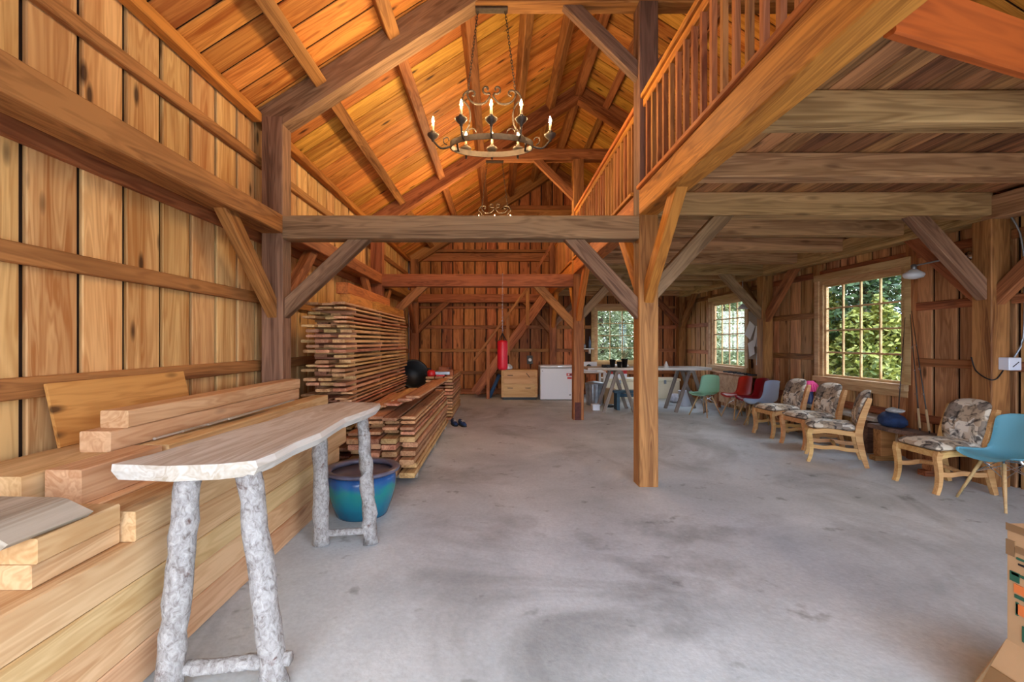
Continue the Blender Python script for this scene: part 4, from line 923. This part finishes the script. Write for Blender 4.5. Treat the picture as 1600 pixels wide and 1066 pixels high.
carton((2.73, 11.0, 0), .28, .3, .36, M_card, 'brown carton standing between the bin and the trestle legs'); carton((2.18, 9.95, 0), .16, .16, .12, M_white, 'little white box on the floor behind the base-plated post')
bn = empty('low_bench', (3.0, 10.0, 0), label='low dark teal bench under the trestle table', cat='bench'); box('seat', -.42,.42,-.14,.14,.38,.43, M_tealpaint, bn)
for s in (-1,1): box('leg', s*.33-.035,s*.33+.035,-.13,.13,0,.38, M_tealpaint, bn)
box('rail', -.30,.30,-.02,.02,.28,.36, M_tealpaint, bn)
lathe('round_pan', [(0,0),(.1,0),(.11,.04),(.06,.06),(0,.06)], M_black, loc=(2.6, 10.4, 0), n=14, label='black round pan lying on the floor behind the trestle legs', cat='pan')
def blob(name, loc, s, mat, label, cat, seed, amp=.25):
    rr = random.Random(seed); bm = bmesh.new(); bmesh.ops.create_icosphere(bm, subdivisions=3, radius=1)
    off = [Vector((rr.uniform(-1,1), rr.uniform(-1,1), rr.uniform(-1,1))).normalized() for _ in range(14)]
    for v in bm.verts:
        d = v.co.normalized(); k = 1+amp*sum(max(0, d.dot(o)-.75)*(1 if i % 2 else -1) for i, o in enumerate(off))*2.2
        v.co = Vector((d.x*s[0]*k, d.y*s[1]*k, max(-s[2], d.z*s[2]*k*1.1)+s[2]))
    return bmo(name, bm, mat, None, Matrix.Translation(loc), smooth=True, label=label, cat=cat)
blob('plastic_bag', (4.42, 11.15, 0), (.16,.13,.11), plain('plastic_bag', srgb(190,194,204), .35, noise=.2), 'crumpled grey plastic bag on the floor before the cream chest', 'bag', 2)
lathe('white_bucket', [(0,0),(.12,0),(.15,.34),(.155,.34),(.155,.36),(.14,.36),(.11,.02),(0,.02)], M_white, loc=(4.42, 10.55, 0), n=20, label='white bucket behind the green shell chair', cat='bucket')
# wall bench with tools, pinboard and papers
wbn = empty('wall_bench', (5.17, 9.80, 0), label='narrow wooden wall bench below the window by the papers', cat='bench'); box('top', -.11,.14,-.80,.62,.78,.82, M_tan, wbn)
for yy in (-.7,.5): box('leg', -.10,-.04,yy-.03,yy+.03,0,.78, M_tan, wbn)
box('panel', -.09,-.07,-.67,.47,.15,.78, M_fresh, wbn)
rr = random.Random(8)
for k in range(6):
    y_ = 9.08+.2*k; a = rr.uniform(-.5,.5)
    beam('hand_tool', (5.18-.09*math.cos(a), y_-.1*math.sin(a), .838), (5.18+.09*math.cos(a), y_+.1*math.sin(a), .838), .03, .03, M_black, None, label='dark hand tool on the narrow wall bench, %s from the wall post' % ONES[k], cat='tool', group='tools on the wall bench')
pnb = box('pinboard', 5.285, 5.302, 8.87, 9.43, 1.15, 2.15, plain('board_grey', srgb(150,132,114), .8, noise=.1, nscale=4), label='grey-brown pinboard between the wall post and the far window', cat='board')
for k, (y_, z_, w_, h_, r) in enumerate([(9.34,1.75,.24,.32,.5), (9.28,1.37,.2,.3,-.35), (9.12,1.62,.1,.42,.25), (8.97,1.38,.14,.3,-.1), (9.00,1.66,.1,.5,0), (8.96,1.16,.22,.24,-.05)]):
    M_ = Matrix.Translation((5.275-.004*k, y_, z_)) @ Matrix.Rotation(r, 4, 'X'); bm = bmesh.new(); abox(bm, -.001,.001,-w_/2,w_/2,-h_/2,h_/2)
    for v in bm.verts:
        if v.co.z < 0: v.co.x -= .02
    bmo('paper_sheet', bm, M_paper, None, M_, label=['large tilted paper pinned nearest the far window', 'slanted paper hanging below the large tilted one', 'thin curled paper strip in the middle of the pinboard', 'white paper hung above the framed sheet', 'long narrow paper strip beside the wall post', 'small squarish sheet lowest beside the wall post'][k], cat='paper')
lp = empty('pendant_lamp', (5.15, 9.40, 2.2), label='white pendant lamp shade hanging by the far window', cat='lamp'); lathe('shade', [(.02,.10),(.04,.08),(.11,.0),(.105,.0),(.035,.07),(.02,.09)], M_white, lp, n=20); sweep('cord', [(0,0,.09),(0,0,.585)], .006, M_white, lp)
# benches under the near window
b1 = empty('plank_bench', (5.12, 6.8, 0), label='long pale plank bench under the window behind the padded chairs', cat='bench'); box('seat', -.15,.15,-.9,.9,.45,.50, M_endgr, b1)
for yy in (-.7,.7): box('leg', -.12,.12,yy-.05,yy+.05,0,.45, M_dkgrey, b1)
b2 = empty('slab_bench', (4.93, 5.35, 0), label='rustic slab bench on block legs holding the blue bag', cat='bench')
bm = bmesh.new(); P = [(-.13,-.45),(-.10,-.1),(-.14,.15),(-.12,.48),(.12,.47),(.13,-.46)]; A = [bm.verts.new((x,y,.40)) for x,y in P]; B = [bm.verts.new((x*.94,y,.45)) for x,y in P]; bm.faces.new(A[::-1]); bm.faces.new(B)
for i in range(len(P)): bm.faces.new((A[i],A[(i+1)%len(P)],B[(i+1)%len(P)],B[i]))
bmo('seat', bm, M_dkgrey, b2, W[b2].copy())
for yy in (-.30,.36): box('leg', -.09,.09,yy-.06,yy+.06,.06,.40, M_tan, b2); box('foot', -.15,.12,yy-.05,yy+.05,0,.06, M_tan, b2)
bb = blob('blue_bag', (4.92, 5.56, .45), (.12,.20,.085), M_denim, 'blue and grey crumpled bag lying on the slab bench', 'bag', 4, .35)
blob_g = blob('folded_cap', (4.94, 5.58, .622), (.08,.10,.03), plain('cap_grey', srgb(170,164,156), .9, noise=.4, nscale=25), 'light patterned cloth on top of the blue bag', 'cloth', 6, .3)
tl = empty('table_lamp', (5.10, 7.30, .50), label='table lamp with a pleated pink shade on a blue base', cat='lamp')
lathe('base', [(0,0),(.05,0),(.055,.02),(.045,.06),(.04,.2),(.03,.22),(0,.22)], M_purple, tl, n=18); sweep('stem', [(0,0,.22),(0,0,.27)], .01, M_chrome, tl)
V = []; n = 48
for z, r in ((.21,.15),(.27,.13),(.33,.09),(.37,.045)):
    for i in range(n): a = 2*PI*i/n; q = r*(1 if i % 2 else .92); V.append((q*math.cos(a), q*math.sin(a), z))
F = [(k*n+i,k*n+(i+1)%n,(k+1)*n+(i+1)%n,(k+1)*n+i) for k in range(3) for i in range(n)]+[tuple(range(3*n,4*n))]
mesh('shade', V, F, M_pink, tl, W[tl].copy())
M_rod = plain('rod_dark', srgb(52,44,38), .4); 
for k, (a, b) in enumerate([((4.97,5.15,.45),(5.27,5.70,1.90)), ((5.02,5.32,.45),(5.285,5.735,1.86)), ((5.15,5.80,.0),(5.27,5.79,1.82))]):
    e = empty('fishing_rod', a, label=['fishing rod leaning at the widest slant by the window', 'fishing rod between two others leaning by the window', 'fishing rod standing nearly upright beside the window stud'][k], cat='fishing rod')
    v = Vector(b)-Vector(a); sweep('blank', [(0,0,0), tuple(v*.5), tuple(v)], [.008,.006,.003], M_rod, e, n=6); sweep('grip', [tuple(v*.02), tuple(v*.18)], .013, plain('cork', srgb(190,160,120), .8), e, n=8)
    for t in (.3,.5,.7): sweep('guide', [tuple(v*t+Vector((-.012,.012*math.cos(q), .012*math.sin(q)))) for q in [2*PI*i/8 for i in range(8)]], .0025, M_chrome, e, n=4, closed=True)
wlp = empty('wall_lamp', (5.30, 5.02, 2.47), label='white dish wall lamp on a long metal arm over the fishing rods', cat='lamp')
lathe('mount', [(0,0),(.05,0),(.05,.02),(0,.02)], M_chrome, wlp, M=Matrix.Rotation(-PI/2, 4, 'Y'), n=14); sweep('arm', smooth_path([(0,0,0),(-.12,.12,-.01),(-.22,.30,-.035),(-.28,.38,-.05)], 4), .009, M_zinc, wlp)
lathe('socket', [(0,-.03),(.025,-.03),(.03,.05),(.015,.06),(0,.06)], M_zinc, wlp, loc=(-.28,.38,-.09), n=12); lathe('shade', [(.03,0),(.10,-.05),(.105,-.07),(.09,-.10),(.04,-.115),(0,-.12)], M_white, wlp, loc=(-.28,.38,-.09), n=22)
# outlet, conduit and wire by the cracked post
ol = empty('wall_outlet', (5.25, 4.55, 1.28), label='white outlet plate beside the cracked wall post', cat='outlet'); box('plate', -.065,.065,-.012,.09,-.065,.065, M_white, ol, bev=.006); sweep('switch_slot', [(-.03,-.016,-.03),(.03,-.016,.02)], .004, M_black, ol, n=5)
sweep('conduit', smooth_path([(5.28,4.58,1.34),(5.33,4.55,1.5),(5.33,4.53,1.75),(5.33,4.53,2.25),(5.31,4.55,2.6),(5.27,4.6,2.80)], 5), .009, M_zinc, label='grey cable conduit curving up from the white outlet', cat='conduit')
sweep('hanging_wire', smooth_path([(5.11,4.83,1.34),(5.105,4.78,1.20),(5.10,4.66,1.12),(5.15,4.625,1.12),(5.22,4.628,1.2),(5.25,4.63,1.26)], 6), .006, M_black, label='dark wire looping across the cracked wall post', cat='wire')

# ------------------------------------------------------------------ cardboard box
cx = empty('cardboard_box', (2.0, 1.76, 0), label='large printed cardboard box standing on splayed flaps near the doorway', cat='box')
box('body', 0,.55,-.62,0,.33,.79, M_card, cx, bev=.004)
def quad3(name, P, t, mat, p, nrm):
    n = Vector(nrm)*t; V = [Vector(q) for q in P]+[Vector(q)+n for q in P]
    return mesh(name, V, [(0,1,2,3),(7,6,5,4),(0,4,5,1),(1,5,6,2),(2,6,7,3),(3,7,4,0)], mat, p, W[p].copy())
quad3('flap', [(0,-.62,.335),(0,0,.335),(-.15,.03,.0),(-.15,-.65,.0)], .006, M_card, cx, (.9,0,.3)); quad3('flap', [(0,0,.335),(.55,0,.335),(.57,.14,.0),(-.02,.14,.0)], .006, M_card, cx, (0,-.9,.3)); quad3('flap', [(.55,0,.335),(.55,-.62,.335),(.69,-.64,.0),(.69,.02,.0)], .006, M_card, cx, (-.9,0,.3))
box('tape', -.003,.0,-.62,.0,.765,.793, M_tape, cx, bev=0); box('tape', -.003,.0,-.03,.0,.67,.73, M_tape, cx, bev=0); quad3('tape', [(-.055,-.16,.225),(-.055,.004,.225),(-.10,.01,.12),(-.10,-.10,.12)], .004, M_tape, cx, (-.9,0,-.3)); quad3('tape', [(-.125,-.3,.07),(-.125,.02,.07),(-.152,.03,.005),(-.152,-.3,.005)], .004, M_tape, cx, (-.9,0,-.3))
for (y0, y1, z0, z1, m) in [(-.045,-.014,.575,.612,M_green),(-.30,-.02,.60,.61,M_green),(-.30,-.028,.535,.568,M_orange),(-.30,-.03,.515,.528,M_green),(-.30,-.036,.455,.495,M_orange),(-.042,-.034,.45,.50,M_green),(-.30,-.034,.69,.715,M_tape),(-.30,-.036,.665,.673,M_green),(-.30,-.042,.645,.652,M_black),(-.30,-.055,.36,.42,M_green)]:
    box('print', -.0035,.0,y0,y1,z0,z1, m, cx, bev=0)

# ------------------------------------------------------------------ trees outside the windows
def tree(loc, h, rad, mat, label, seed, n=11000, leaf=.085, base=.15):
    rr = random.Random(seed); e = empty('tree', loc, label=label, cat='tree', group='trees beyond the windows')
    sweep('trunk', [(0,0,0),(.05,.03,h*.4),(0,0,h*.92)], [rad*.07+.05,rad*.05+.03,.02], M_trunk, e, n=8)
    V, F = [], []
    lumps = [(Vector((rr.uniform(-.65,.65)*rad, rr.uniform(-.65,.65)*rad, h*(base+(1-base)*rr.random()))), rad*rr.uniform(.28,.5)) for _ in range(26)]
    for _ in range(n):
        c, r = rr.choice(lumps); d = Vector((rr.gauss(0,1), rr.gauss(0,1), rr.gauss(0,1))).normalized(); p = c+d*r*(.55+.45*rr.random())
        k = max(.25, 1-max(0, (p.z/h-.55))*1.3); p.x *= k; p.y *= k; p.z = max(.05, p.z)
        u = Vector((rr.gauss(0,1), rr.gauss(0,1), rr.gauss(0,.6))).normalized(); v = u.cross(Vector((rr.gauss(0,1), rr.gauss(0,1), rr.gauss(0,1)))).normalized(); s = leaf*rr.uniform(.5,1.1)
        i = len(V); V += [p-u*s, p+v*s*.45, p+u*s, p-v*s*.45]; F.append((i,i+1,i+2,i+3))
    mesh('foliage', V, F, mat, e, W[e].copy())
tree((8.6, 10.6, -.13), 5.2, 1.5, M_leaf2, 'dark green tree outside the window behind the padded chairs', 1)
tree((7.7, 9.3, -.13), 2.3, 1.0, M_leaf1, 'yellow-green shrub outside the window behind the padded chairs', 2)
tree((8.0, 11.4, -.13), 3.0, 1.2, M_leaf1, 'taller yellow-green bush behind the shrub at the near window', 3)
tree((10.2, 12.2, -.13), 6.5, 2.0, M_leaf2, 'tall dark tree farther behind the bushes at the near window', 4)
tree((8.4, 16.6, -.13), 3.6, 1.5, M_leaf3, 'pale green tree outside the window by the papers', 5)
tree((10.2, 18.6, -.13), 4.0, 1.5, M_leaf1, 'yellowish tree farther off outside the window by the papers', 6)
tree((3.9, 17.0, -.13), 4.2, 1.5, M_leaf3, 'pale bushy tree outside the back window beside the shelf', 7)
tree((5.6, 17.8, -.13), 4.6, 1.6, M_leaf3, 'pale leafy tree outside the back window farther along', 8)
tree((7.0, 20.5, -.13), 5.0, 1.9, M_leaf2, 'dark tree in the distance between the two corner windows', 9)
tree((4.6, 20.5, -.13), 5.6, 2.2, M_leaf2, 'dark tree behind the pale ones at the back window', 10)
